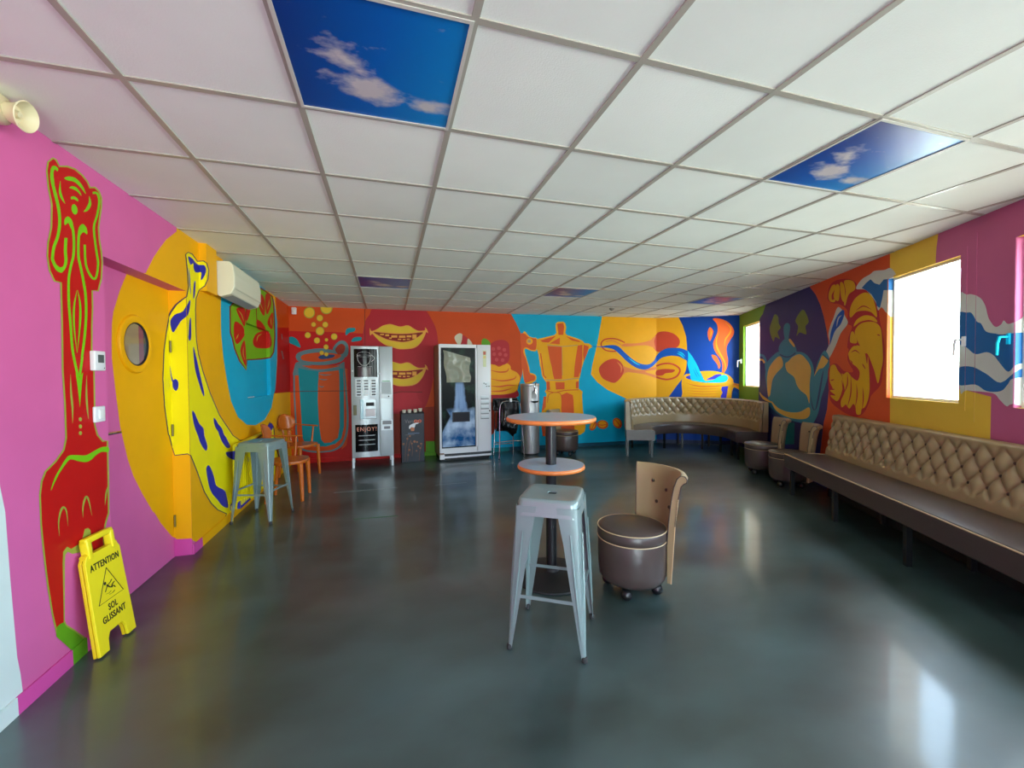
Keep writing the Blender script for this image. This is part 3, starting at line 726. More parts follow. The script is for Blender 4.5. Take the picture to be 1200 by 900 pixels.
for i in range(-2, 12):
    x = GX + .6*i
    y0 = max(YF, (x - RB)/RA) if x > XR else YF
    y1 = YB if x < K0.x else (YB - (x-K0.x)*.0436 if x < K1.x else CORNER.y - (x-CORNER.x)*.5305)
    if x < XL or y1 <= y0: continue
    mb.box(x-.0125, x+.0125, y0+.03, y1-.01, CEIL-.0055, CEIL, grid)
tag(mb.build('ceiling', weld=False), kind='structure')

# ---- sky print panels laid into the grid
def sky_panel_mat():
    m = bpy.data.materials.new('sky_print'); m.use_nodes = True; nt = m.node_tree; b = nt.nodes['Principled BSDF']; N = nt.nodes.new; Lk = nt.links.new
    tc = N('ShaderNodeTexCoord'); sp = N('ShaderNodeSeparateXYZ'); Lk(tc.outputs['Object'], sp.inputs[0])
    def M(op, a=None, b_=None, c=None):
        q = N('ShaderNodeMath'); q.operation = op
        for k, v in enumerate((a, b_, c)):
            if v is None: continue
            if isinstance(v, (int, float)): q.inputs[k].default_value = v
            else: Lk(v, q.inputs[k])
        return q.outputs[0]
    x, y = sp.outputs[0], sp.outputs[1]        # -0.3 .. 0.3
    g = N('ShaderNodeValToRGB'); e = g.color_ramp.elements
    e[0].position = 0; e[0].color = (*lin((0, 40, 124)), 1); e[1].position = 1; e[1].color = (*lin((14, 142, 214)), 1)
    e2 = g.color_ramp.elements.new(.5); e2.color = (*lin((0, 96, 186)), 1)
    Lk(M('ADD', M('MULTIPLY', x, 1.35), M('MULTIPLY_ADD', y, .25, .5)), g.inputs['Fac'])
    # cloud bank: a soft band running across the panel, broken up by noise
    nz = N('ShaderNodeTexNoise'); nz.inputs['Scale'].default_value = 7.5; nz.inputs['Detail'].default_value = 8; nz.inputs['Roughness'].default_value = .62
    mp = N('ShaderNodeMapping'); mp.inputs['Scale'].default_value = (1, 1.7, 1); mp.inputs['Rotation'].default_value = (0, 0, .5); mp.inputs['Location'].default_value = (.35, .1, 0)
    Lk(tc.outputs['Object'], mp.inputs[0]); Lk(mp.outputs[0], nz.inputs['Vector'])
    def bank(cx, cy, ax, ay, rot):
        dx = M('SUBTRACT', x, cx); dy = M('SUBTRACT', y, cy)
        u = M('ADD', M('MULTIPLY', dx, cos(rot)/ax), M('MULTIPLY', dy, sin(rot)/ax))
        v = M('ADD', M('MULTIPLY', dx, -sin(rot)/ay), M('MULTIPLY', dy, cos(rot)/ay))
        return M('MAXIMUM', M('SUBTRACT', 1, M('SQRT', M('ADD', M('MULTIPLY', u, u), M('MULTIPLY', v, v)))), 0)
    d = M('MAXIMUM', M('MAXIMUM', bank(-.03, .12, .22, .10, .22), bank(.19, .17, .13, .07, -.1)), M('MULTIPLY', bank(-.10, -.02, .17, .08, .75), .8))
    f = M('MULTIPLY', M('SUBTRACT', M('ADD', nz.outputs['Fac'], M('MULTIPLY', d, .62)), .63), 3.0)
    f.node.use_clamp = True
    f2 = M('MINIMUM', f, .92)
    mx = N('ShaderNodeMix'); mx.data_type = 'RGBA'
    Lk(f2, mx.inputs[0]); Lk(g.outputs['Color'], mx.inputs[6]); mx.inputs[7].default_value = (*lin((214, 204, 204)), 1)
    Lk(mx.outputs[2], b.inputs['Base Color'])
    b.inputs['Roughness'].default_value = .32; b.inputs['Specular IOR Level'].default_value = .5
    return m
skm = sky_panel_mat()
rim = mat('panel_rim', (206, 204, 196), .5)
labs = ['deep blue sky print ceiling panel with the clearest white clouds and no window glare', 'blue sky print ceiling panel whitened by window glare, above the long bench', 'small dark sky print ceiling panel above the coffee machine',
        'sky print ceiling panel in front of the painted moka pot', 'sky print ceiling panel over the half-round sofa in the corner']
for (i, j), lb in zip(((0, 0), (4, 0), (0, -6), (4, -6), (8, -6)), labs):
    x0, y0 = GX + .6*i, GY - .6*j
    t = thing('cloud_picture_panel', (x0+.3, y0-.3, CEIL), 0, lb, 'ceiling panel', 'sky print panels in the ceiling')
    a = MB(); a.box(-.287, .287, -.287, .287, -.004, -.001, skm); a.build('sky_print', t)
    a = MB()
    for s in (-1, 1):
        a.box(-.2995, .2995, s*.293-.0065, s*.293+.0065, -.0085, -.0056, rim); a.box(s*.293-.0065, s*.293+.0065, -.286, .286, -.0085, -.0056, rim)
    a.build('panel_rim', t)
# ---- windows
def glass_mat():
    m = bpy.data.materials.new('window_glass'); m.use_nodes = True; nt = m.node_tree
    nt.nodes.remove(nt.nodes['Principled BSDF']); o = nt.nodes['Material Output']
    t = nt.nodes.new('ShaderNodeBsdfTransparent'); t.inputs[0].default_value = (.96, .97, .97, 1); g = nt.nodes.new('ShaderNodeBsdfGlossy'); g.inputs['Roughness'].default_value = .02
    fl = nt.nodes.new('ShaderNodeLayerWeight'); fl.inputs['Blend'].default_value = .5; pw = nt.nodes.new('ShaderNodeMath'); pw.operation = 'POWER'; pw.inputs[1].default_value = 4; nt.links.new(fl.outputs['Facing'], pw.inputs[0]); fr = nt.nodes.new('ShaderNodeMath'); fr.operation = 'MULTIPLY_ADD'; fr.inputs[1].default_value = .5; fr.inputs[2].default_value = .04; nt.links.new(pw.outputs[0], fr.inputs[0]); mx = nt.nodes.new('ShaderNodeMixShader')
    nt.links.new(fr.outputs[0], mx.inputs[0]); nt.links.new(t.outputs[0], mx.inputs[1]); nt.links.new(g.outputs[0], mx.inputs[2]); nt.links.new(mx.outputs[0], o.inputs[0])
    return m
GLASS = glass_mat()
PVC = mat('white_frame', (232, 232, 228), .35)
BEIGE = mat('beige_render', (226, 196, 166), .9, var=.04)
def frame_M(s, inn, z):   # local x along wall, y into the room, z up
    p = RO + RD*s + RN*inn
    return Matrix(((RD.x, RN.x, 0, p.x), (RD.y, RN.y, 0, p.y), (0, 0, 1, z), (0, 0, 0, 1)))
for k, (a_, b_) in enumerate(WINS):
    w = b_ - a_
    M_ = frame_M(a_, 0, 0)
    mb = MB()
    for x0, x1, z0, z1 in ((0, .022, WZ0, WZ1), (w-.022, w, WZ0, WZ1), (.022, w-.022, WZ0, WZ0+.022), (.022, w-.022, WZ1-.022, WZ1)):
        mb.box(x0+.0005, x1-.0005, -.09, -.04, z0+.0005, z1-.0005, PVC)
    o = tag(mb.build('window_%d' % (k+1), weld=False), kind='structure'); o.matrix_world = M_
    g = MB(); g.box(.022, w-.022, -.070, -.066, WZ0+.022, WZ1-.022, GLASS); g.build('glass_pane', o, weld=False)
    g = MB()                                            # rendered outer reveal
    g.box(.0006, .012, -.30, -.0905, WZ0+.013, WZ1-.001, BEIGE); g.box(w-.012, w-.0006, -.30, -.0905, WZ0+.013, WZ1-.001, BEIGE); g.box(.0006, w-.0006, -.33, -.0905, WZ0+.0006, WZ0+.012, BEIGE); g.box(.0125, w-.0125, -.30, -.0905, WZ1-.012, WZ1-.001, BEIGE)
    g.build('outer_reveal', o, weld=False)
    if k < 3:
        hx = (w + .035, -.045, w + .03)[k]; hd = (.035, .018, .018)[k]; hz = (1.60, 1.60, 1.59)[k]
        HM = AQ if k == 2 else PVC
        g = MB()
        g.rbox(hx-.012, hx+.012, hd-.018, hd+.002, hz-.03, hz+.045, HM, r=.004)
        g.tube([(hx, hd, hz+.02), (hx, hd+.045, hz+.02)], .007, HM, n=8)
        g.tube([(hx, hd+.045, hz+.024), (hx + (.012 if k != 1 else .01), hd+.047, hz-.02), (hx + .014, hd+.047, hz-.10)], [.009, .009, .007], HM, n=8)
        g.build('window_handle', o, weld=False)
# unseen glazed double door, added behind the viewpoint as a light source
mb = MB()
AL = mat('aluminium', (190, 192, 194), .35, metal=.8)
for x in (-.85, -.03, .79): mb.box(x+.0005, x+.0595, YF-.12, YF-.06, .0, 2.1995, AL)
for x0, x1 in ((-.79, -.03), (.03, .79)):
    for z in (.0, 1.0, 2.12): mb.box(x0, x1, YF-.12, YF-.06, z, z+.079, AL)
o = tag(mb.build('added_light_door', weld=False), kind='structure')
for x0, x1 in ((-.79, -.03), (.03, .79)):
    g = MB()
    g.box(x0, x1, YF-.095, YF-.09, .08, 1.0, GLASS); g.box(x0, x1, YF-.095, YF-.09, 1.08, 2.12, GLASS)
    g.build('glass_pane', o, weld=False)

# ---- painted door with a porthole
door = tag(mbD.build('door_1', weld=False), kind='structure')
mb = MB(); mb.box(XL-DD+.0005, XL-DD+.0035, DY0+.03, DY1-.025, .008, DZ-.035, AMB); mb.build('door_leaf_edge', door)
PZ, PY, PR = 1.605, 3.335, .155
Mp = Matrix.Translation((XL-DD+.004, PY, PZ)) @ Matrix.Rotation(pi/2, 4, 'Y')
mb = MB(); mb.lathe([(PR-.012, .0), (PR-.012, .014), (PR+.0, .02), (PR+.03, .016), (PR+.038, .006), (PR+.038, 0)], AMB, n=48, M=Mp, cap=False); mb.build('porthole_ring', door)
mb = MB(); mb.lathe([(PR-.012, .002), (PR-.012, .012), (PR-.02, .012), (PR-.02, .002)], mat('rubber', (30, 32, 34), .6), n=48, M=Mp, cap=False); mb.build('porthole_gasket', door)
room_beyond = bpy.data.materials.new('porthole_pane'); room_beyond.use_nodes = True
nb = room_beyond.node_tree; bb = nb.nodes['Principled BSDF']; bb.inputs['Roughness'].default_value = .04; bb.inputs['Coat Weight'].default_value = .6
tcn = nb.nodes.new('ShaderNodeTexCoord'); spn = nb.nodes.new('ShaderNodeSeparateXYZ'); nb.links.new(tcn.outputs['Object'], spn.inputs[0])
cr = nb.nodes.new('ShaderNodeValToRGB'); cr.color_ramp.interpolation = 'CONSTANT'
mrn = nb.nodes.new('ShaderNodeMapRange'); mrn.inputs['From Min'].default_value = PY-PR; mrn.inputs['From Max'].default_value = PY+PR; nb.links.new(spn.outputs[1], mrn.inputs['Value']); nb.links.new(mrn.outputs[0], cr.inputs['Fac'])
el = cr.color_ramp.elements; el[0].position = 0; el[0].color = (*lin((150, 132, 104)), 1); el[1].position = .62; el[1].color = (*lin((132, 74, 92)), 1); e3 = el.new(.8); e3.color = (*lin((72, 76, 80)), 1)
nb.links.new(cr.outputs['Color'], bb.inputs['Base Color'])
mb = MB(); mb.lathe([(PR-.021, .001), (PR-.021, .005)], room_beyond, n=48, M=Mp, smooth=False); mb.build('porthole_pane', door)
CHR = mat('chrome', (205, 205, 208), .14, metal=1.); STEEL = mat('brushed_steel', (150, 148, 146), .32, metal=1.)
mb = MB(); hy = 2.935
mb.lathe([(.022, 0), (.022, .006)], CHR, n=20, M=Matrix.Translation((XL-DD+.004, hy, 1.06)) @ Matrix.Rotation(pi/2, 4, 'Y'))
mb.tube([(XL-DD+.006, hy, 1.06), (XL-DD+.045, hy, 1.06), (XL-DD+.052, hy+.03, 1.06), (XL-DD+.052, hy+.125, 1.058)], .008, CHR, n=8); mb.build('door_handle', door)
for z in (.28, .98, 1.62):
    mb = MB(); mb.tube([(XL-DD+.012, DY1-.014, z-.045), (XL-DD+.012, DY1-.014, z+.045)], .007, mat('hinge', (120, 104, 30), .4), n=8); mb.build('hinge', door)
# hatch latch and panel line in the wall recess
mb = MB(); mb.rbox(XL-.035, XL-.01, HY0+.003, HY0+.025, 1.16, 1.33, PVC, r=.004); mb.tube([(XL-.02, HY0+.02, 1.155), (XL-.02, HY0+.3, 1.152)], .005, PVC, n=6)
tag(mb.build('hatch_latch'), 'white metal latch in the corner of the cyan painted wall recess', 'latch')

# ---- baseboards
def board(name, a, b, nrm, h, t, m, z0=0):
    a, b, nrm = Vector(a), Vector(b), Vector(nrm)
    mb = MB(); Z = Vector((0,0,h))
    P = [a, b, b + nrm*t, a + nrm*t]
    mb.add(P + [p + Z for p in P[:2]] + [b + nrm*(t*.7) + Z, a + nrm*(t*.7) + Z], [(3,2,1,0),(4,5,6,7),(0,1,5,4),(1,2,6,5),(2,3,7,6),(3,0,4,7)], m)
    return mb
# left: white, magenta then amber lengths; all one skirting
mb = MB()
for y0, y1, m in ((YF+.002, 2.19, WHI), (2.19, 2.50, MAG), (2.50, 2.60, LEAF), (2.60, DY0-.002, MAG), (DY1+.002, 3.96, MAG), (3.96, YB-.002, AMB)):
    h = .075
    mb.add([(XL+.0022, y0, 0), (XL+.012, y0, 0), (XL+.010, y0, h), (XL+.0022, y0, h), (XL+.0022, y1, 0), (XL+.012, y1, 0), (XL+.010, y1, h), (XL+.0022, y1, h)], [(0,1,2,3),(7,6,5,4),(1,5,6,2),(2,6,7,3),(0,4,5,1),(3,7,4,0)], m)
tag(mb.build('baseboard_left', weld=False), kind='structure')
mb = MB()
mb.box(XL+.013, .45, YB-.014, YB-.004, 0, .07, RED); mb.box(.45, 1.72, YB-.014, YB-.004, 0, .07, LEAF); mb.box(1.72, K0.x, YB-.014, YB-.004, 0, .07, PTD)
def seg(mb, a, b, N, m):
    P = [a + N*.004, b + N*.004, b + N*.014, a + N*.014]
    mb.add(P + [p + Vector((0,0,.07)) for p in P], [(3,2,1,0),(4,5,6,7),(0,1,5,4),(1,2,6,5),(2,3,7,6),(3,0,4,7)], m)
seg(mb, K0 + U2*.002, K1 - U2*.01, N2, mat('dark_teal_skirting', (0, 74, 96), .5)); seg(mb, K1 + U3*.01, CORNER - U3*.02, N3, mat('dark_navy_skirting', (10, 30, 70), .5))
tag(mb.build('baseboard_back', weld=False), kind='structure')
mb = MB()
def segr(s0, s1, m):
    a, b = RO + RD*s0, RO + RD*s1
    P = [a + RN*.004, b + RN*.004, b + RN*.014, a + RN*.014]
    mb.add(P + [p + Vector((0,0,.07)) for p in P], [(3,2,1,0),(4,5,6,7),(0,1,5,4),(1,2,6,5),(2,3,7,6),(3,0,4,7)], m)
segr(5.55, 8.69, PUR); segr(SMIN+.3, 5.55, RST)
tag(mb.build('baseboard_right', weld=False), kind='structure')

# ---- daylight
w = bpy.data.worlds.new('daylight'); scn.world = w; w.use_nodes = True
bg = w.node_tree.nodes['Background']; bg.inputs['Strength'].default_value = WORLD
tcw = w.node_tree.nodes.new('ShaderNodeTexCoord'); sw = w.node_tree.nodes.new('ShaderNodeSeparateXYZ'); rw_ = w.node_tree.nodes.new('ShaderNodeValToRGB')
w.node_tree.links.new(tcw.outputs['Generated'], sw.inputs[0]); w.node_tree.links.new(sw.outputs[2], rw_.inputs['Fac'])
ew = rw_.color_ramp.elements          # dark by the foot of the house, sunlit yard farther out, bright haze at the horizon, softer overhead
ew[0].position = 0; ew[0].color = (.10, .11, .10, 1); ew[1].position = 1; ew[1].color = (.36, .50, .70, 1)
for p_, c_ in ((.24, (.12, .135, .12)), (.36, (.77, .91, .84)), (.5, (.91, 1.06, 1.01)), (.62, (.73, .97, 1.2))):
    e_ = ew.new(p_); e_.color = (*c_, 1)
mpw = w.node_tree.nodes.new('ShaderNodeMath'); mpw.operation = 'MULTIPLY_ADD'; mpw.inputs[1].default_value = .5; mpw.inputs[2].default_value = .5
w.node_tree.links.new(sw.outputs[2], mpw.inputs[0]); w.node_tree.links.new(mpw.outputs[0], rw_.inputs['Fac'])
w.node_tree.links.new(rw_.outputs['Color'], bg.inputs['Color'])
for k, (a_, b_) in enumerate(WINS):
    ld = bpy.data.lights.new('window_portal', 'AREA'); ld.shape = 'RECTANGLE'; ld.size = b_-a_; ld.size_y = WZ1-WZ0; ld.cycles.is_portal = True
    lo = bpy.data.objects.new('window_portal', ld); COL.objects.link(lo)
    p = RO + RD*((a_+b_)/2) - RN*.13; p.z = (WZ0+WZ1)/2
    # area lights shine along their local -Z
    lo.matrix_world = Matrix(((RD.x, 0, -RN.x, p.x), (RD.y, 0, -RN.y, p.y), (0, 1, 0, p.z), (0, 0, 0, 1)))
ld = bpy.data.lights.new('window_portal', 'AREA'); ld.shape = 'RECTANGLE'; ld.size = 1.7; ld.size_y = 2.2; ld.cycles.is_portal = True  # portal for the added glazed door
lo = bpy.data.objects.new('window_portal', ld); COL.objects.link(lo); lo.matrix_world = Matrix(((1,0,0,0),(0,0,-1,YF-.14),(0,1,0,1.1),(0,0,0,1)))
# ------------------------------------------------------------------ furniture
VIN = mat('brown_vinyl', (74, 62, 58), .34, metal=.0, spec=.6, var=.04, scale=4, bump=.05, bscale=220)
GOLD = mat('gold_vinyl', (158, 136, 100), .34, metal=.0, spec=.6, var=.03, scale=4, bump=.05, bscale=220)
PIPE = mat('cream_piping', (206, 180, 140), .4)
BUT = mat('dark_button', (74, 56, 42), .4)
BLACK = mat('black_metal', (14, 15, 18), .35, spec=.6)
BLACKM = mat('black_matt', (18, 18, 20), .6)
GALV = mat('grey_stool_steel', (134, 152, 150), .28, metal=.3, spec=.6)
RUB = mat('rubber_foot', (46, 46, 46), .7)
TOPG = mat('blue_grey_laminate', (150, 174, 190), .28, spec=.6, var=.06, scale=40)
EDGE = mat('orange_wood_edge', (226, 128, 62), .32, var=.06, scale=12)
WOOD = mat('orange_wood', (196, 98, 28), .26, var=.10, scale=9)

# ---- metal bar stool -----------------------------------------------------
def make_stool(loc, rot, label, group):
    t = thing('bar_stool', loc, rot, label, 'stool', group)
    H, ht, hf = .76, .150, .196
    # seat pan: rounded square with down-turned rim and a hand slot
    def ring(h, z, r, n=6):
        out = []
        for cx, cy, a0 in ((h-r, h-r, 0), (-(h-r), h-r, pi/2), (-(h-r), -(h-r), pi), (h-r, -(h-r), 1.5*pi)):
            for k in range(n+1):
                a = a0 + pi/2*k/n
                out.append((cx + r*cos(a), cy + r*sin(a), z))
        return out
    mb = MB(); L = 28
    slot = []
    for k in range(L):
        a = 2*pi*(k+.5)/L
        # order the slot outline to match the seat ring
        slot.append((.024*max(-1, min(1, 1.3*cos(a))), .024*max(-1, min(1, 1.3*sin(a))), H-.004))
    rings = [[(x*.97, y*.97, H-.012) for x, y, z in slot], slot, ring(ht-.028, H-.004, .03), ring(ht-.010, H, .035), ring(ht, H-.006, .04), ring(ht+.004, H-.02, .04), ring(ht+.014, H-.085, .04), ring(ht+.011, H-.085, .038), ring(ht-.001, H-.02, .036), ring(ht-.012, H-.008, .034)]
    vs = [p for r in rings for p in r]
    fs = []
    for j in range(len(rings)-1):
        for k in range(L):
            fs.append((j*L+k, j*L+(k+1) % L, (j+1)*L+(k+1) % L, (j+1)*L+k))
    mb.add(vs, fs, GALV, True)
    mb.build('seat', t, weld=False, angle=60)
    br = MB(); br.box(-.055, .055, -ht+.004, ht-.004, H-.040, H-.034, BLACKM); br.build('slot_shade_plate', t)  # added dark plate, stands in for the shade seen through the hand slot
    for sx in (-1, 1):
        for sy in (-1, 1):
            # each leg is a folded L-section that narrows and splays, with a pressed rib
            lg = MB(); th = .0025
            sec = []
            for q in range(9):
                u = q/8
                z = (H-.035)*(1-u) + .012*u
                c = (ht+.010) + (hf-ht-.010)*(u**1.12)
                wdt = .082*(1-u)**1.0 + .021 + (.012*max(0, 1-abs(u-.05)/.12))
                r_ = .012
                P = [(c, c-wdt), (c+.0, c-r_), (c-r_*.3, c-r_*.3), (c-r_, c), (c-wdt, c), (c-wdt, c-th), (c-r_-th*.4, c-th), (c-r_*.5-th, c-r_*.5-th), (c-th, c-r_-th*.4), (c-th, c-wdt)]
                sec.append([(sx*x, sy*y, z) for x, y in P])
            vs = [p for s_ in sec for p in s_]; n_ = 10; fs = []
            for j in range(8):
                for k in range(n_):
                    fs.append((j*n_+k, j*n_+(k+1) % n_, (j+1)*n_+(k+1) % n_, (j+1)*n_+k))
            fs += [tuple(range(n_)), tuple(8*n_+k for k in range(n_))]
            lg.add(vs, fs, GALV, True)
            for ax in (0, 1):
                a_ = (ht+.020+.002, ht-.018); b_ = (hf-.006, hf-.022)
                pa = [a_[0]+.001, a_[1]-.012]; pb = [b_[0]+.001, b_[1]-.001]
                A_ = (sx*pa[0], sy*pa[1], H-.16) if ax == 0 else (sx*pa[1], sy*pa[0], H-.16)
                B_ = (sx*pb[0], sy*pb[1], .10) if ax == 0 else (sx*pb[1], sy*pb[0], .10)
                lg.tube([A_, ((A_[0]+B_[0])/2, (A_[1]+B_[1])/2, (A_[2]+B_[2])/2), B_], [.003, .007, .003], GALV, n=6)
            lo = lg.build('leg', t, weld=False, angle=50)
            ft = MB(); ft.lathe([(.010, 0), (.014, .002), (.015, .02), (.011, .026)], RUB, c=(sx*(hf-.008), sy*(hf-.008), 0), n=12); ft.build('rubber_foot', lo)
    for sx, sy in ((0,-1),(0,1),(-1,0),(1,0)):
        st = MB(); z = .30 if sx else .27; e = hf-.030
        e = ht + .01 + (hf-ht-.01)*((H-z)/H)**1.12 - .006
        if sy: st.box(-e, e, sy*e-.0025, sy*e+.0025, z-.008, z+.008, GALV)
        else: st.box(sx*e-.0025, sx*e+.0025, -e, e, z-.008, z+.008, GALV)
        st.build('footrest', t)
    return t
s1 = make_stool((.828, 2.050, 0), radians(-32.8), 'grey metal bar stool in front of the round bar table', 'grey metal bar stools')
s2 = dup(s1, (-1.20, 4.60, 0), radians(-17.8), 'grey metal bar stool standing against the wall by the painted banana')

# ---- round bar table -----------------------------------------------------
TB = (1.06, 2.645, 0)
t = thing('bar_table', TB, 0, 'tall round two-tier bar table with orange edges and black column', 'table')
def disc(z, r, th):
    a = MB(); a.lathe([(0.001, z-.0015), (r-.004, z-.0015), (r-.003, z), (0.001, z)], TOPG, n=64, smooth=False)
    b = MB(); b.lathe([(0.001, z-th), (r-.012, z-th), (r-.003, z-th+.004), (r+.003, z-th*.72), (r+.004, z-th*.5), (r+.003, z-th*.28), (r-.001, z-.003), (r-.004, z-.0016), (.001, z-.0018)], EDGE, n=64, cap=False)
    return a, b
for z, r, nm in ((1.098, .302, 'tabletop'), (.772, .226, 'lower_shelf')):
    a, b = disc(z, r, .032); o = b.build(nm, t, angle=55); a.build('laminate_surface', o)
a = MB(); a.lathe([(.0365, .03), (.0365, 1.066)], BLACK, n=28); a.build('column', t)
a = MB(); a.lathe([(.001, 1.062), (.11, 1.062), (.11, 1.066), (.001, 1.066)], BLACK, n=28, cap=False); a.build('mounting_plate', t)
a = MB(); a.lathe([(.001, 0), (.262, 0), (.268, .004), (.262, .012), (.20, .024), (.10, .036), (.052, .044), (.045, .06), (.001, .06)], BLACKM, n=56, cap=False); a.build('base', t)

# ---- tub chair -----------------------------------------------------------
def make_tub(loc, rot, label, group):
    """local +Y is the way the sitter faces; the back wraps round -Y"""
    t = thing('tub_chair', loc, rot, label, 'chair', group)
    R_ = .213
    a = MB(); a.lathe([(.001, .075), (R_-.055, .075), (R_-.025, .085), (R_-.008, .11), (R_-.002, .16), (R_, .24), (R_, .335), (R_-.004, .345)], VIN, n=48, cap=False); a.build('drum', t, angle=60)
    a = MB(); a.lathe([(R_-.006, .346), (R_+.001, .352), (R_+.003, .375), (R_+.001, .405), (R_-.006, .414), (R_-.03, .422), (.08, .432), (.001, .433)], VIN, n=48, cap=False); a.build('seat', t, angle=60)
    a = MB()
    for z in (.346, .412):
        P = [((R_+.0005)*cos(2*pi*k/56), (R_+.0005)*sin(2*pi*k/56), z) for k in range(56)]
        a.tube(P, .0032, PIPE, n=6, closed=True)
    a.build('piping', t)
    prof = [(.004, .33), (.012, .45), (.028, .60), (.044, .69), (.062, .742), (.084, .765), (.108, .762), (.120, .745), (.116, .726), (.102, .718), (.086, .70), (.070, .62), (.050, .45), (.038, .25), (.028, .09), (.005, .09), (.004, .2)]
    fr = []; K = 30; half = radians(49)
    for k in range(K+1):
        th = -pi/2 - half + 2*half*k/K
        fr.append((Vector((0,0,0)), Vector((cos(th), sin(th), 0)), Vector((0,0,1))))
    pr = [(R_ + a_, b_) for a_, b_ in prof]
    a = MB(); a.sweep(pr, fr, GOLD); back = a.build('backrest', t, angle=50)
    a = MB()
    for th in (-pi/2-half, -pi/2+half):
        d = Vector((cos(th), sin(th), 0)); sg = 1 if th > -pi/2 else -1
        tn = Vector((-sin(th), cos(th), 0))*sg*.001
        a.tube([d*(R_+p[0]) + Vector((0,0,p[1])) + tn for p in prof[:13]] , .0035, VIN, n=6)
        a.tube([d*(R_+p[0]) + Vector((0,0,p[1])) + tn for p in prof[11:15]] , .0035, PIPE, n=6)
    a.build('piping', t)
    for th, z in ((-pi/2-.12, .625), (-pi/2+.38, .66), (-pi/2+.22, .53), (-pi/2-.42, .535)):
        a = MB(); d = Vector((cos(th), sin(th), 0)); c = d*(R_+{.625: .0315, .66: .038, .53: .0205, .535: .021}[z]) + Vector((0,0,z)); a.sphere(c, .0115, BUT, n=12, sz=1); a.build('button', t)
    for ang in (pi/4, 3*pi/4, 5*pi/4, 7*pi/4):
        a = MB(); a.sphere((.155*cos(ang), .155*sin(ang), .036), .036, BLACK, n=16, sz=1); a.lathe([(.022, .06), (.03, .076)], BLACK, c=(.155*cos(ang), .155*sin(ang), 0), n=16); a.build('foot', t)
    return t
def face(dx, dy): return atan2(dy, dx) - pi/2
t1 = make_tub((1.485, 2.325, 0), face(-.98, -.02), 'brown and gold tub chair standing alone close beside the round bar table', 'brown and gold tub chairs')
dup(t1, (2.93, 6.62, 0), face(.65, -.6), 'distant brown and gold tub chair by the wall, behind the bar table')
dup(t1, (4.92, 4.49, 0), face(-.817, .573), 'brown and gold tub chair beside the end of the half-round sofa')
dup(t1, (4.69, 3.90, 0), face(-.791, .61), 'brown and gold tub chair standing directly against the end of the long bench')

# ---- buttoned upholstery -------------------------------------------------
def tufted(mb, P, N, ucount, vcount, du, dv, zb, amp, m, W, H, nrow):
    """P(u,v)->point, N(u)->normal; buttons on a diamond lattice, rows above zb"""
    nu, nv = ucount, vcount; vs = []
    for j in range(nv+1):
        for i in range(nu+1):
            u, v = W*i/nu, H*j/nv
            a = (v - zb)/dv
            if a < -.5: k = .55 if a > -1.2 else 1
            p, q = u/du + a/2, u/du - a/2
            inside = max(0, min(1, (a+.9)/.5)) * max(0, min(1, (nrow-1+.9-a)/.5))
            h = (abs(sin(pi*p))*abs(sin(pi*q)))**.38
            dsh = h*inside + (1-inside)*.92
            edge = min(1, min(v, H-v)/.022); edge = sqrt(max(0, 1-(1-edge)**2))
            eu = min(1, min(u, W-u)/.02); eu = sqrt(max(0, 1-(1-eu)**2))
            vs.append(P(u, v) + N(u)*(amp*dsh*min(edge, eu) - (1-min(edge, eu))*.0))
    fs = [(j*(nu+1)+i, j*(nu+1)+i+1, (j+1)*(nu+1)+i+1, (j+1)*(nu+1)+i) for j in range(nv) for i in range(nu)]
    mb.add(vs, fs, m, True)
    for j in range(nrow):
        i0 = .5*(j % 2)
        k = 0
        while True:
            u = (i0 + k)*du; k += 1
            if u > W-.02: break
            if u < .02: continue
            c = P(u, zb + j*dv) + N(u)*.007
            mb.sphere(c, .0115, BUT, n=8)

# ---- long bench on the right wall ---------------------------------------
BL0, BL1 = 1.6, 5.27
t = thing('bench', tuple(RO + RD*BL0), 0, 'long brown banquette bench with buttoned gold back under the window by the painted croissant', 'bench')
t.matrix_world = Matrix(((RD.x, RN.x, 0, (RO+RD*BL0).x), (RD.y, RN.y, 0, (RO+RD*BL0).y), (0,0,1,0), (0,0,0,1)))
Lb = BL1 - BL0
a = MB()
prof = [(.10, .30), (.575, .30), (.585, .31), (.592, .40), (.590, .445), (.575, .462), (.50, .470), (.16, .462), (.10, .455)]
fr = [(Vector((x, 0, 0)), Vector((0,1,0)), Vector((0,0,1))) for x in (0, .012, Lb-.012, Lb)]
prs = [(x, y) for x, y in prof]
vsn = []
a.sweep(prs, fr, VIN); a.build('seat', t, angle=35)
a = MB(); a.tube([(.004, .588, .455), (Lb*.33, .588, .455), (Lb*.66, .588, .455), (Lb-.004, .588, .455)], .005, PIPE, n=6); a.tube([(Lb-.002, .586, .455), (Lb-.002, .3, .468), (Lb-.002, .17, .463)], .004, PIPE, n=6); a.build('piping', t)
a = MB()
Hb = .47
def Pb(u, v): return Vector((u, .150 - .075*(v/Hb)**1.2, .44 + v))
def Nb(u): return Vector((0, .985, .17))
tufted(a, Pb, Nb, 420, 46, .145, .098, .160, .040, GOLD, Lb, Hb, 3)
a.build('backrest', t, angle=80)
a = MB(); a.sweep([(.012, .30), (.149, .30), (.149, .45), (.10, .78), (.075, .905), (.05, .915), (.02, .91)], [(Vector((x,0,0)), Vector((0,1,0)), Vector((0,0,1))) for x in (.0, Lb)], GOLD, smooth=False); a.build('back_shell', t, bevel=.006)
a = MB(); a.box(.03, Lb-.03, .10, .12, .004, .302, BLACKM); a.build('under_seat_shade_board', t)  # added black board, stands in for the shade under the bench
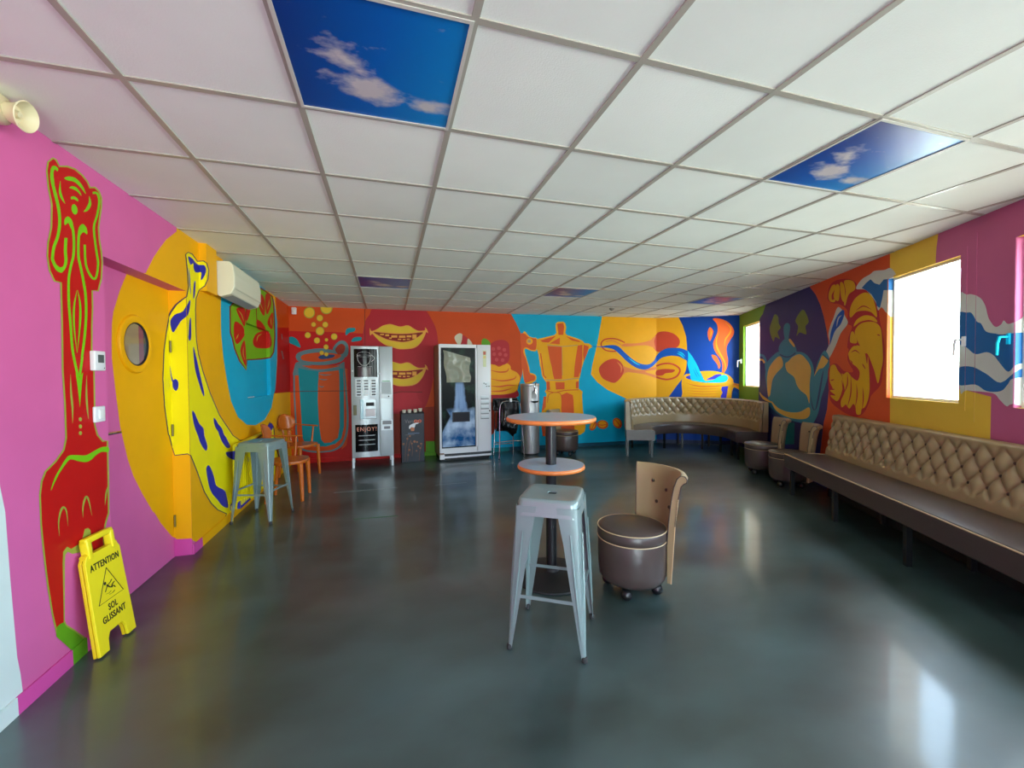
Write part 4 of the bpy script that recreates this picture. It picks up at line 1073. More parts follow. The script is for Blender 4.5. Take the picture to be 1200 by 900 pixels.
for x in (.06, Lb*.25, Lb*.5, Lb*.75, Lb-.06):
    for y in (.145, .53):
        a = MB(); a.box(x-.018, x+.018, y-.018, y+.018, 0, .302, BLACK); a.build('leg', t)

# ---- curved sofa in the far corner --------------------------------------
SCX, SCY = 4.925, 5.925
RO_, RI_ = 1.085, .615
t = thing('curved_sofa', (SCX, SCY, 0), 0, 'half-round brown sofa with buttoned gold back below the painted coffee cup', 'sofa')
A0, A1 = radians(152.05), radians(-27.95)
STR = .35
NA = 72
def path(n=NA):
    out = []
    for k in range(n+1):
        th = A0 + (A1-A0)*k/n
        out.append((Vector((0,0,0)), Vector((cos(th), sin(th), 0))))
    d = Vector((sin(A1), -cos(A1), 0))
    out.append((d*STR, Vector((cos(A1), sin(A1), 0))))
    out.insert(0, (d*STR, Vector((cos(A0), sin(A0), 0))))
    return out
Zv = Vector((0,0,1))
a = MB(); a.sweep([(RI_+.008, .275), (RI_, .29), (RI_-.004, .39), (RI_, .425), (RI_+.02, .445), (RI_+.08, .452), (RO_-.03, .447), (RO_-.01, .43), (RO_-.01, .275)], [(o, A, Zv) for o, A in path()], VIN); a.build('seat', t, angle=35)
a = MB(); a.tube([o + A*(RI_+.006) + Zv*.438 for o, A in path()], .004, VIN, n=6); a.build('piping', t)
a = MB()
Wc = (A0-A1)*(RO_-.12)+2*STR-.02
Hc = .49
def Pc(u, v):
    arc = (A0-A1)*(RO_-.12); u = u - STR + .01
    off = RO_ - .094 + .022*(v/Hc)**1.2
    if u < 0: return Vector((sin(A1), -cos(A1), 0))*(-u) + Vector((cos(A0), sin(A0), 0))*off + Zv*(.43+v)
    if u <= arc:
        th = A0 - u/(RO_-.12); return Vector((cos(th), sin(th), 0))*off + Zv*(.43+v)
    d = Vector((sin(A1), -cos(A1), 0)); return d*(u-arc) + Vector((cos(A1), sin(A1), 0))*off + Zv*(.43+v)
def Nc(u):
    th = A0 - max(0, min(u-STR, (A0-A1)*(RO_-.12)))/(RO_-.12); return (Vector((-cos(th), -sin(th), .15))).normalized()
tufted(a, Pc, Nc, 400, 44, .145, .090, .235, .040, GOLD, Wc, Hc, 3)
a.build('backrest', t, angle=80)
a = MB(); a.sweep([(RO_-.085, .449), (RO_-.002, .449), (RO_, .915), (RO_-.01, .925), (RO_-.045, .928), (RO_-.062, .915), (RO_-.086, .5)], [(o, A, Zv) for o, A in path()], GOLD); a.build('back_shell', t, angle=35)
for k in range(-1, 8):
    th = A0 + (A1-A0)*min(max(k, 0), 6)/6; dS = Vector((sin(A1), -cos(A1), 0))*((STR-.03) if k in (-1, 7) else 0)
    for r_ in (RI_+.045, RO_-.035):
        a = MB(); c = Vector((cos(th), sin(th), 0))*r_ + dS; M_ = Matrix.Translation(c) @ Matrix.Rotation(th, 4, 'Z'); a.box(-.016, .016, -.016, .016, 0, .277, BLACK, M=M_); a.build('leg', t)

# ---- wooden armchairs ----------------------------------------------------
def make_armchair(loc, rot, label, group):
    """local +Y faces forward"""
    t = thing('wooden_armchair', loc, rot, label, 'chair', group)
    a = MB()
    out = []
    for k in range(32):
        th = 2*pi*k/32; ex = .7
        x = math.copysign(abs(cos(th))**ex, cos(th))*.215; y = math.copysign(abs(sin(th))**ex, sin(th))*.205
        if y < 0: x *= 1 - .12*abs(y/.205)
        out.append((x, y))
    rings = []
    for s, z in ((.9, .412), (.985, .415), (1, .425), (1, .438), (.985, .446), (.9, .447), (.5, .440)):
        rings.append([(x*s, y*s, z) for x, y in out])
    vs = [p for r in rings for p in r] + [(0,0,.437), (0,0,.412)]; fs = []
    for j in range(len(rings)-1):
        for k in range(32): fs.append((j*32+k, j*32+(k+1) % 32, (j+1)*32+(k+1) % 32, (j+1)*32+k))
    m_ = len(rings)*32
    for k in range(32): fs.append(((len(rings)-1)*32+k, (len(rings)-1)*32+(k+1) % 32, m_)); fs.append(((k+1) % 32, k, m_+1))
    a.add(vs, fs, WOOD, True); a.build('seat', t, angle=60)
    for sx in (-1, 1):
        a = MB(); a.tube([(sx*.165, .165, .42), (sx*.172, .172, .2), (sx*.178, .178, 0)], [.024, .022, .018], WOOD, n=12); a.build('leg', t)
        a = MB(); a.tube([(sx*.155, -.155, .42), (sx*.165, -.172, .2), (sx*.172, -.188, 0)], [.021, .019, .016], WOOD, n=12); a.build('leg', t)
        a = MB(); a.tube([(sx*.205, .02, .425), (sx*.222, .025, .55), (sx*.232, .03, .668)], [.013, .012, .011], WOOD, n=10); a.build('arm_post', t)
        a = MB(); a.tube([(sx*.090, -.232, .705), (sx*.15, -.215, .70), (sx*.205, -.15, .685), (sx*.232, -.06, .678), (sx*.236, .03, .676), (sx*.232, .10, .674)], [.012, .013, .014, .015, .016, .013], WOOD, n=10, flat=.7); a.build('armrest', t)
        a = MB(); a.tube([(sx*.055, -.19, .43), (sx*.055, -.215, .55), (sx*.055, -.238, .66)], [.013, .012, .012], WOOD, n=10); a.build('back_post', t)
    # oval curved back panel
    a = MB(); nu, nv = 16, 10; vs = []
    for side in (0, 1):
        for j in range(nv+1):
            for i in range(nu+1):
                r = j/nv; th = 2*pi*i/nu
                x = .145*r*cos(th); z = .115*r*sin(th)
                y = -.252 + 1.9*x*x - .018*(z/.115) + (.014 if side else 0)*(1 if r < 1 else .5)
                vs.append((x, y, .742 + z))
    n0 = (nv+1)*(nu+1); fs = []
    for side in (0, 1):
        for j in range(nv):
            for i in range(nu):
                f = (side*n0+j*(nu+1)+i, side*n0+j*(nu+1)+i+1, side*n0+(j+1)*(nu+1)+i+1, side*n0+(j+1)*(nu+1)+i)
                fs.append(f if side else f[::-1])
    for i in range(nu): fs.append((nv*(nu+1)+i, nv*(nu+1)+i+1, n0+nv*(nu+1)+i+1, n0+nv*(nu+1)+i))
    a.add(vs, fs, WOOD, True); a.build('backrest', t, angle=60)
    return t
ac = make_armchair((-1.105, 5.25, 0), face(1, -.04), 'nearer orange wooden armchair with oval back, just behind the grey stool', 'wooden armchairs along the wall')
dup(ac, (-1.205, 6.40, 0), face(.84, -.54), 'farther orange wooden armchair with oval back, beside the painted drinks can')
# ------------------------------------------------------------------ machines and small things
SILV = mat('silver_panel', (178, 184, 188), .3, metal=.25, var=.02)
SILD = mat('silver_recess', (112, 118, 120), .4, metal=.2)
LGT = mat('pale_trim', (224, 230, 234), .3)
WHT = mat('white_enamel', (226, 226, 230), .28)
GB = mat('gloss_black', (10, 9, 11), .12, spec=.14)
def letters(body, size, m, parent, M, bold=0, xs=1., name='lettering', sp=1.):
    o = text_mesh(body, size, m, name=name, bold=bold, xs=xs, sp=sp)
    o.parent = parent; o.matrix_local = M
    return o
def facing(x, y, z):   # text upright on a front face that looks along local -Y
    return Matrix.Translation((x, y, z)) @ Matrix.Rotation(pi/2, 4, 'X')

# ---- coffee machine
t = thing('coffee_machine', (-.535, 6.60, 0), radians(3), 'tall silver coffee vending machine with white cup picture and ENJOY! panel', 'vending machine')
W_, D_, H_ = .60, .56, 1.835
z0 = .155
a = MB(); a.rbox(0, W_, .018, D_, z0, H_, SILV, r=.008); a.build('cabinet', t, angle=50)
for x in (.0, W_-.035):
    for y in (.03, D_-.07):
        a = MB(); a.box(x+.002, x+.033, y, y+.035, 0, z0+.002, LGT); a.build('leg', t)
dx = .40
a = MB()
def curved(mb, x0, x1, z0_, z1_, m, dep, y=-.0):   # gently bowed front panel
    n = 12; vs = []
    for i in range(n+1):
        x = x0 + (x1-x0)*i/n; u = (x-.012)/(dx-.012)
        yy = .018 - dep - .030*(1-(2*u-1)**2)
        vs += [(x, yy, z0_), (x, yy, z1_), (x, .02, z0_), (x, .02, z1_)]
    fs = []
    for i in range(n):
        b = 4*i; c = b+4
        fs += [(b, c, c+1, b+1), (b+1, c+1, c+3, b+3), (b+2, b, c, c+2)]
    fs += [(0,1,3,2), (4*n, 4*n+2, 4*n+3, 4*n+1)]
    mb.add(vs, fs, m, True)
zr = [(z0, .30), (.30, .665), (.665, .735), (.735, 1.035), (1.035, 1.115)]
curved(a, .012, dx, z0+.01, .738, SILV, .0)
curved(a, .012, dx, 1.03, H_-.01, SILV, .0)
curved(a, .012, .115, .738, 1.03, SILV, .0); curved(a, .355, dx, .738, 1.03, SILV, .0)
door_o = a.build('front_door', t, angle=35)
a = MB(); curved(a, .045, .375, 1.37, 1.79, GB, .003); sc = a.build('picture_panel', door_o, angle=30)
wl = mat('white_print', (240, 236, 236), .4)
def ypan(x): u = (x-.012)/(dx-.012); return .018 - .003 - .030*(1-(2*u-1)**2) - .002
def pline(mb, pts, r, m):
    mb.tube([(x, ypan(x), z) for x, z in pts], r, m, n=6, flat=.5)
a = MB()
bowl = [(.09 + .20*k/16, 1.695 - .155*sqrt(max(0, 1-((k/8)-1)**2))) for k in range(17)]
pline(a, [(x, z) for x, z in bowl], .0055, wl)
pline(a, [(.19+.10*cos(pi*2*k/28), 1.697+.028*sin(pi*2*k/28)+(.02 if 0 < k < 14 else 0)*sin(pi*k/14)) for k in range(29)], .003, wl)
pline(a, [(.09, 1.697), (.29, 1.697)], .0055, wl); pline(a, [(.10, 1.525), (.30, 1.525)], .0055, wl); pline(a, [(.15, 1.543), (.235, 1.543)], .003, wl)
pline(a, [(.29+.045*sin(pi*k/12), 1.70-.10*k/12) for k in range(13)], .006, wl); a.build('cup_picture', sc)
BR = mat('brown_print', (48, 14, 18), .2); a = MB(); curved(a, .10, .285, 1.375, 1.515, BR, .0042); a.build('brown_band', sc)
a = MB(); curved(a, .05, .37, .245, .655, GB, .003); pn = a.build('lower_panel', door_o, angle=30)
letters('ENJOY!', .082, mat('orange_white_print', (236, 150, 120), .4), pn, facing(.212, -.0175, .585), xs=.92, sp=1.22)
for k in range(3):
    a = MB(); z = .49 - .068*k; xs_ = [.095 + .235*i/10 for i in range(11)]
    a.tube([(x, ypan(x)-.001, z) for x in xs_], [.006]+[.0135]*9+[.006], LGT, n=8, flat=.4); a.build('light_bar', pn)
a = MB()
for c_ in range(3):
    curved(a, .06+.105*c_, .06+.105*c_+.082, 1.08, 1.345, LGT, .002)
a.build('selection_panel', door_o, angle=30)
KEYC = mat('drink_key', (116, 116, 122), .4); KEYD = mat('dark_drink_key', (40, 34, 46), .3)
for c_ in range(3):
    for r_ in range(6):
        if c_ == 1 and r_ > 3: m = WHT
        else: m = KEYD if (c_ + r_*2) % 4 == 0 or (c_ == 0 and r_ == 5) else KEYC
        a = MB(); x = .06+.105*c_+.041
        a.rbox(x-.020, x+.036, ypan(x)-.006, ypan(x)+.006, 1.315-.042*r_-.012, 1.315-.042*r_+.010, m, r=.003); a.build('drink_button', door_o)
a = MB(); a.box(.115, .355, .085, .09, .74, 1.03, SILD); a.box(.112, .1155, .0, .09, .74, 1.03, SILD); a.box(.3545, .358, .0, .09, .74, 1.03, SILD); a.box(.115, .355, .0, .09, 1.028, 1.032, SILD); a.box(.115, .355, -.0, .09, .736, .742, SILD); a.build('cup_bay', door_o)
a = MB(); a.rbox(.205, .325, .01, .08, .93, .985, BLACKM, r=.01); a.rbox(.20, .33, .02, .07, .87, .932, mat('nozzle_housing', (58, 64, 78), .4), r=.01); a.build('spout', door_o)
a = MB(); a.rbox(.20, .335, -.004, .075, .775, .885, mat('pale_pink_plastic', (214, 202, 208), .4), r=.006); a.build('cup_holder', door_o)
a = MB(); a.rbox(.122, .170, -.012, .03, .735, 1.04, mat('clear_blue_plastic', (196, 226, 236), .1), r=.012); a.build('bay_door', door_o)
a = MB(); a.rbox(.028, .075, -.006, .012, .80, .95, mat('olive_label', (112, 104, 72), .5), r=.002); a.build('sticker', door_o)
# payment column
a = MB(); a.rbox(dx+.006, W_-.004, -.004, .03, z0+.02, H_-.008, SILV, r=.004); pc = a.build('payment_column', t, angle=40)
a = MB(); a.box(dx+.045, W_-.045, -.007, -.003, 1.298, 1.312, mat('green_display', (84, 150, 92), .4)); a.build('display', pc)
a = MB(); a.rbox(dx+.03, W_-.02, -.009, -.002, 1.04, 1.10, LGT, r=.002); a.build('coin_plate', pc)
a = MB(); a.sphere((dx+.135, -.008, 1.072), .011, BLACKM, n=10, sy=.5); a.build('coin_slot', pc)
a = MB(); a.box(dx+.03, W_-.03, -.0065, -.003, 1.11, 1.29, mat('column_inset', (170, 177, 180), .4)); a.box(dx+.03, W_-.03, -.0065, -.003, .72, 1.03, SILV); a.build('inset_panel', pc)
a = MB(); a.box(dx+.02, W_-.012, -.008, -.003, .555, .715, LGT); a.build('change_plate', pc)
a = MB(); a.box(dx+.04, W_-.03, -.0095, -.006, .645, .70, KEYC); a.box(dx+.06, W_-.05, -.0095, -.006, .575, .615, KEYC); a.build('change_tray', pc)
for x, z in ((.022, 1.46), (dx+.005, 1.42)):
    a = MB(); a.sphere((x, .0, z), .014, WHT, n=10, sy=.5); a.build('lock', t)

# ---- cup recycling box
t = thing('cup_bin', (.185, 6.80, 0), radians(1), 'black cardboard cup recycling box with orange and grey lettering', 'bin')
NAVY = mat('navy_card', (26, 32, 44), .5, var=.05)
a = MB(); a.box(0, .355, 0, .34, 0, .775, NAVY); a.build('box', t, bevel=.004)
a = MB()
a.add([(.0,.0,.775),(.355,.0,.775),(.355,.34,.80),(.0,.34,.80)], [(0,1,2,3)], BLACKM)
for x0, x1 in ((.0, .02), (.085, .105), (.17, .19), (.255, .275), (.335, .355)): a.box(x0, x1, .0, .34, .774, .792, BLACKM)
a.box(0, .355, .0, .02, .774, .79, BLACKM); a.box(0, .355, .16, .18, .774, .80, BLACKM); a.build('sorting_lid', t)
gry = mat('grey_print', (120, 110, 112), .5); ogr = mat('orange_print', (222, 96, 56), .5)
letters('Vers', .085, gry, t, facing(.125, -.002, .655), xs=.9); letters('oo', .10, ogr, t, facing(.255, -.002, .662), bold=.002, xs=1.1)
a = MB(); a.flat([(x, -.001, z) for x, z in ((.115,.56),(.125,.59),(.16,.61),(.20,.625),(.27,.632),(.265,.618),(.22,.605),(.215,.58),(.20,.55),(.185,.545),(.165,.565),(.145,.555),(.13,.535),(.12,.54))], WHT, thick=(0, -.001, 0)); a.build('printed_hand', t)
a = MB(); a.flat([(x, -.001, z) for x, z in ((.14,.545),(.155,.56),(.185,.558),(.205,.54),(.195,.50),(.15,.50))], mat('brown_cup_print', (190, 110, 70), .5), thick=(0, -.0012, 0)); a.build('printed_cup', t)
a = MB(); a.box(.06, .20, -.002, .0, .438, .444, gry); a.box(.10, .28, -.002, .0, .458, .468, mat('blue_print', (96, 120, 150), .5)); a.build('printed_line', t)
BRN = mat('bronze_print', (150, 92, 60), .5); a = MB()
for x, z0_, z1_, bend in ((.05, .02, .42, .05), (.09, .02, .34, .04), (.16, .10, .36, -.02), (.27, .02, .30, .05)):
    a.tube([(x, -.002, z0_), (x+.01, -.002, (z0_+z1_)/2), (x+bend, -.002, z1_)], .0025, BRN, n=5)
for x, z, r in ((.03,.30,.02),(.09,.38,.016),(.13,.42,.015),(.16,.30,.014),(.20,.33,.02),(.24,.32,.016),(.12,.20,.018),(.10,.12,.014),(.26,.25,.018),(.29,.22,.016),(.23,.18,.014),(.30,.29,.014)):
    a.sphere((x, -.001, z), r, BRN, n=8, sy=.1)
a.build('printed_branches', t)
CUPM = mat('white_cup', (226, 216, 196), .5)
def cup(loc, lab):
    t_ = thing('paper_cup', loc, 0, lab, 'cup', 'used cups on the recycling box')
    a = MB(); a.lathe([(.001, 0), (.024, 0), (.033, .05), (.036, .052), (.033, .053), (.024, .01), (.001, .01)], CUPM, n=18, cap=False); a.build('cup_wall', t_); return t_
Mb = Matrix.Translation((.185, 6.80, 0)) @ Matrix.Rotation(radians(1), 4, 'Z')
for x, z, lb in ((.05, .782, 'white paper cup at the end of the row nearest the coffee machine'), (.135, .785, 'white paper cup standing second in the row from the coffee machine'), (.225, .788, 'white paper cup standing second in the row from the waterfall machine'), (.305, .80, 'white paper cup standing highest, at the end nearest the waterfall machine')):
    p = Mb @ Vector((x, .10, z)); cup(tuple(p), lb)

# ---- cold vending machine
t = thing('snack_machine', (.775, 6.70, 0), radians(3.5), 'white vending machine with a blue waterfall picture on its door', 'vending machine')
W_, D_, H_ = .865, .50, 1.885
a = MB(); a.rbox(0, W_, .045, D_, .07, H_, mat('cabinet_red_bounce', (150, 118, 100), .45), r=.006); a.build('cabinet', t)  # white side browned: red bounce from the walls put into its colour
a = MB(); a.box(.02, W_-.02, .06, D_-.02, 0, .071, BLACKM); a.build('plinth', t)
a = MB(); a.box(.0, .105, .0, .045, .09, H_, WHT) ; a = MB()
a.box(.0, .032, .0, .0445, .135, H_, WHT); a.box(.032, .62, .0, .0445, H_-.055, H_, WHT); a.box(.032, .62, .0, .0445, .135, .205, WHT); a.box(.60, .6305, .0, .0445, .205, H_-.055, WHT); a.box(.032, .60, .02, .0445, .205, H_-.055, BLACKM)
dr = a.build('door_frame', t, bevel=.004)
a = MB(); a.rbox(.632, W_, -.002, .0445, .135, H_, WHT, r=.006); pc = a.build('selection_column', t)
a = MB(); a.box(.0, .075, -.004, .045, .03, .105, WHT); a.box(.075, W_, -.002, .045, .045, .075, WHT); a.box(.08, W_-.01, .012, .045, .076, .134, mat('dark_grille', (50, 50, 54), .5)); a.box(.075, W_, .0, .045, .117, .134, WHT); a.build('kick_panel', t)
def waterfall():
    m = bpy.data.materials.new('waterfall_picture'); m.use_nodes = True; nt = m.node_tree; b = nt.nodes['Principled BSDF']; N = nt.nodes.new; Lk = nt.links.new
    tc = N('ShaderNodeTexCoord'); sp = N('ShaderNodeSeparateXYZ'); Lk(tc.outputs['Object'], sp.inputs[0])
    def MM(op, a, b_=None, c=None, cl=False):
        q = N('ShaderNodeMath'); q.operation = op; q.use_clamp = cl
        for k, v in enumerate((a, b_, c)):
            if v is None: continue
            if isinstance(v, (int, float)): q.inputs[k].default_value = v
            else: Lk(v, q.inputs[k])
        return q.outputs[0]
    x, z = sp.outputs[0], sp.outputs[2]
    def mixc(f, A, B):
        q = N('ShaderNodeMix'); q.data_type = 'RGBA'; Lk(f, q.inputs[0])
        for i, v in ((6, A), (7, B)):
            if isinstance(v, tuple): q.inputs[i].default_value = (*lin(v), 1)
            else: Lk(v, q.inputs[i])
        return q.outputs[2]
    nz = N('ShaderNodeTexNoise'); nz.inputs['Scale'].default_value = 4.5; nz.inputs['Detail'].default_value = 5; Lk(tc.outputs['Object'], nz.inputs['Vector'])
    nf = nz.outputs['Fac']
    forest = mixc(MM('MULTIPLY', MM('SUBTRACT', nf, .50), 3.5, cl=True), (6, 12, 16), (44, 82, 62))
    # falling water: widens downwards from the lip
    st = N('ShaderNodeTexNoise'); st.inputs['Scale'].default_value = 1; st.inputs['Detail'].default_value = 4
    mp = N('ShaderNodeMapping'); mp.inputs['Scale'].default_value = (30, 1, 1.6); Lk(tc.outputs['Object'], mp.inputs[0]); Lk(mp.outputs[0], st.inputs['Vector'])
    water = mixc(st.outputs['Fac'], (10, 66, 140), (176, 206, 240))
    cx = MM('MULTIPLY_ADD', z, -.03, .375)
    hw = MM('MULTIPLY_ADD', z, -.13, .235)
    d = MM('ABSOLUTE', MM('SUBTRACT', x, cx))
    f1 = MM('MULTIPLY', MM('SUBTRACT', MM('ADD', hw, MM('MULTIPLY', MM('SUBTRACT', nf, .5), .10)), d), 28, cl=True)
    f1 = MM('MULTIPLY', f1, MM('MULTIPLY', MM('SUBTRACT', 1.30, z), 14, cl=True))
    c1 = mixc(f1, forest, water)
    pool = mixc(MM('MULTIPLY', MM('SUBTRACT', nf, .36), 3.4, cl=True), (20, 84, 140), (186, 206, 230))
    f2 = MM('MULTIPLY', MM('SUBTRACT', MM('MULTIPLY_ADD', MM('SUBTRACT', nf, .5), .12, .86), z), 14, cl=True)
    lx = MM('MULTIPLY', MM('SUBTRACT', x, MM('MULTIPLY_ADD', MM('ABSOLUTE', MM('SUBTRACT', z, .72)), -.55, .17)), 40, cl=True)
    c2 = mixc(MM('MULTIPLY', f2, lx), c1, pool)
    Lk(c2, b.inputs['Base Color']); b.inputs['Roughness'].default_value = .3; b.inputs['Specular IOR Level'].default_value = .12
    return m
a = MB(); a.box(.045, .588, .010, .0205, .225, H_-.065, waterfall()); a.build('waterfall_picture', dr)
# crinkled clear plastic over the upper picture
CR_ = bpy.data.materials.new('clear_wrap'); CR_.use_nodes = True; nb = CR_.node_tree; b_ = nb.nodes['Principled BSDF']; b_.inputs['Base Color'].default_value = (*lin((176, 178, 160)), 1); b_.inputs['Alpha'].default_value = .75; b_.inputs['Roughness'].default_value = .09
a = MB(); nu, nv = 26, 30; vs = []
rnd = random.Random(3)
hh = [[rnd.random() for _ in range(12)] for _ in range(12)]
def smn(u, v):
    i, j = int(u), int(v); fu, fv = u-i, v-j
    return (hh[i % 12][j % 12]*(1-fu)+hh[(i+1) % 12][j % 12]*fu)*(1-fv) + (hh[i % 12][(j+1) % 12]*(1-fu)+hh[(i+1) % 12][(j+1) % 12]*fu)*fv
for j in range(nv+1):
    for i in range(nu+1):
        u, v = i/nu, j/nv
        x = .085 + .42*u + .035*(1-v)*(1-u) - .02*v*(1-u) + .01*sin(v*9)
        z = 1.27 + v*(.52 - .12*u)
        vs.append((x, .006 - .048*smn(u*6, v*7+.3*u)*sin(pi*min(1, u*6+.1)/2), z))
a.add(vs, [(j*(nu+1)+i, j*(nu+1)+i+1, (j+1)*(nu+1)+i+1, (j+1)*(nu+1)+i) for j in range(nv) for i in range(nu)], CR_, True)
a.build('plastic_wrap', dr, angle=80)
a = MB(); a.box(.21, .50, .0045, .0105, .625, .785, mat('flap_frame', (30, 34, 44), .3)); a.box(.23, .485, .0025, .0045, .64, .77, mat('flap', (52, 54, 60), .12)); a.build('delivery_flap', dr)
for k in range(5):
    a = MB(); z = 1.02 - .082*k
    a.rbox(.685, .82, -.014, -.001, z-.022, z+.024, LGT, r=.006); a.box(.685, .822, -.0145, -.001, z-.034, z-.023, SILD); a.build('selection_button', pc)
a = MB(); a.box(.72, .835, -.005, -.002, 1.165, 1.265, LGT); a.build('coin_plate', pc)
for x, z in ((.745, 1.25), (.775, 1.235), (.83, 1.20), (.79, 1.20)):
    a = MB(); a.rbox(x-.012, x+.012, -.010, -.004, z-.006, z+.006, BLACKM, r=.002); a.build('coin_slot', pc)
a = MB(); a.box(.73, .785, -.004, -.002, 1.52, 1.79, mat('pale_label', (214, 222, 176), .5)); a.box(.735, .78, -.0045, -.002, 1.72, 1.775, mat('red_label', (196, 92, 74), .5)); a.box(.735, .78, -.0045, -.002, 1.66, 1.70, mat('yellow_label', (232, 212, 132), .5)); a.build('price_label', pc)
a = MB(); a.sphere((.838, -.003, .79), .013, BLACKM, n=10, sy=.5); a.build('lock', pc)

# ---- bag stand
t = thing('bag_stand', (1.71, 6.52, 0), radians(4), 'chrome folding bag stand carrying an open black bin bag', 'bag stand')
a = MB()
a.tube([(-.0, .0, .0), (.01, .0, .25), (.015, .0, .80), (.03, .0, .90), (.07, .0, .945), (.13, .0, .955), (.27, .0, .955), (.33, .0, .945), (.37, .0, .90), (.385, .0, .80), (.43, .0, .25), (.445, .0, .0)], .0095, CHR, n=8)
a.tube([(.01, .0, .29), (.20, .0, .30), (.43, .0, .29)], .008, CHR, n=8)
fr_ = a.build('front_frame', t)
a = MB()
a.tube([(.02, .36, .0), (.03, .33, .40), (.035, .29, .93), (.365, .29, .93), (.37, .33, .40), (.38, .36, .0)], .0095, CHR, n=8)
a.tube([(.03, .345, .2), (.37, .345, .2)], .008, CHR, n=8); a.tube([(.015, .0, .28), (.03, .35, .24)], .007, CHR, n=8); a.tube([(.425, .0, .28), (.37, .35, .24)], .007, CHR, n=8); a.build('rear_frame', t)
a = MB(); a.rbox(.185, .225, -.018, .012, .94, 1.0, mat('white_clip', (230, 230, 232), .3), r=.006); a.build('clip', t)
for x, y in ((.0, .0), (.445, .0), (.02, .36), (.38, .36)):
    a = MB(); a.sphere((x, y, .012), .013, RUB, n=10); a.build('foot', t)
BAG = mat('black_bin_bag', (14, 14, 16), .22, spec=.6)
a = MB(); nu, nv = 48, 22; vs = []
for j in range(nv+1):
    v = j/nv
    for i in range(nu):
        th = 2*pi*i/nu
        sx_ = .178*(1-.12*v); sy_2 = .15*(1-.25*v)
        x = .20 + math.copysign(abs(cos(th))**.6, cos(th))*sx_; y = .145 + math.copysign(abs(sin(th))**.6, sin(th))*sy_2
        fold = .014*sin(th*7 + v*3)*v + .010*sin(th*13 - v*5)*v
        low = .50 - .10*cos(th+2.3) + .035*sin(3*th)
        z = .965 - v*low
        x += fold*cos(th) + (.02*sin(v*4)) ; y += fold*sin(th)
        if y < .014 and v > .04: y = .014 + .006*sin(th*9)
        vs.append((x, y, z))
fs = [(j*nu+i, j*nu+(i+1) % nu, (j+1)*nu+(i+1) % nu, (j+1)*nu+i) for j in range(nv) for i in range(nu)]
vs.append((.21, .13, .46)); fs += [(nv*nu+i, nv*nu+(i+1) % nu, len(vs)-1) for i in range(nu)]
a.add(vs, fs, BAG, True)
cuff = []
a.build('bin_bag', t, angle=70)
a = MB(); a.add([(-.01,.262,.985),(.425,.262,.985),(.415,.272,.78),(.0,.272,.78)], [(0,1,2,3)], BAG); a.sweep([(-.012,.0),(.012,.0),(.010,.2),(-.010,.2)], [(Vector((-.015,.275,.79)), Vector((0,1,0)), Z_), (Vector((.43,.275,.79)), Vector((0,1,0)), Z_)], BAG); a.build('bag_cuff', t)

# ---- cylindrical steel water dispenser
t = thing('water_dispenser', (2.36, 6.86, 0), 0, 'tall brushed steel water dispenser column between bag stand and moka pot', 'water dispenser')
a = MB(); a.lathe([(.001, .03), (.160, .03), (.162, .04), (.162, 1.20), (.158, 1.215), (.001, 1.218)], mat('satin_steel', (172, 172, 172), .42, metal=.75), n=44, cap=False); body = a.build('body', t)
a = MB(); a.lathe([(.001, 0), (.140, 0), (.140, .031), (.001, .031)], BLACKM, n=32, cap=False); a.build('plinth', t)
a = MB(); a.lathe([(.163, 1.185), (.166, 1.19), (.166, 1.222), (.16, 1.228), (.001, 1.230)], mat('pale_steel', (206, 206, 204), .3, metal=.8), n=44, cap=False); a.build('top_cap', t)
ta = -pi/2 + .12
Mt = Matrix.Rotation(ta, 4, 'Z')
a = MB(); a.box(.10, .164, -.045, .045, .98, 1.21, STEEL, M=Mt); a.build('tap_plate', t)
a = MB(); a.tube([Mt @ Vector(p) for p in ((.15, .0, 1.15), (.20, .0, 1.17), (.225, .0, 1.15), (.228, .0, 1.06))], .012, CHR, n=10); a.rbox(.15, .20, -.02, .02, 1.10, 1.20, CHR, r=.008, M=Mt); a.tube([Mt @ Vector((.19, .0, 1.19)), Mt @ Vector((.23, .01, 1.26))], .007, CHR, n=8); a.build('tap', t)
a = MB(); a.lathe([(.001, .91), (.05, .91), (.075, .935), (.078, .94), (.05, .925), (.001, .922)], CHR, c=tuple(Mt @ Vector((.185, 0, 0))), n=24, cap=False); a.box(.14, .19, -.012, .012, .90, .92, CHR, M=Mt); a.build('drip_bowl', t)

# ---- air conditioner
ACL = mat('ivory_plastic', (226, 222, 200), .4); ACG = mat('grey_vent', (150, 152, 158), .5)
t = thing('air_conditioner', (XL+.002, 4.29, 2.10), 0, 'ivory split air conditioner high up beside the painted banana', 'air conditioner')
Lc = .80
prof = [(0, .05), (.06, .0), (.15, .028), (.176, .09), (.178, .20), (.165, .29), (.14, .318), (0, .318)]
a = MB(); a.sweep(prof, [(Vector((0, y, 0)), Vector((1,0,0)), Z_) for y in (0, Lc)], ACL, smooth=False); a.build('casing', t, bevel=.008)
a = MB(); a.add([(.068, .05, -.003), (.068, Lc-.05, -.003), (.148, Lc-.05, .022), (.148, .05, .022)], [(0,1,2,3)], ACG); a.build('outlet_louvre', t, weld=False)
a = MB(); a.tube([(.1795, .02, .075), (.1795, Lc-.02, .075)], .0012, mat('joint_line', (150, 146, 128), .6), n=4); a.tube([(.1775, .0, .06), (.16, .0, .04)], .002, ACL, n=4); a.build('panel_joint', t)

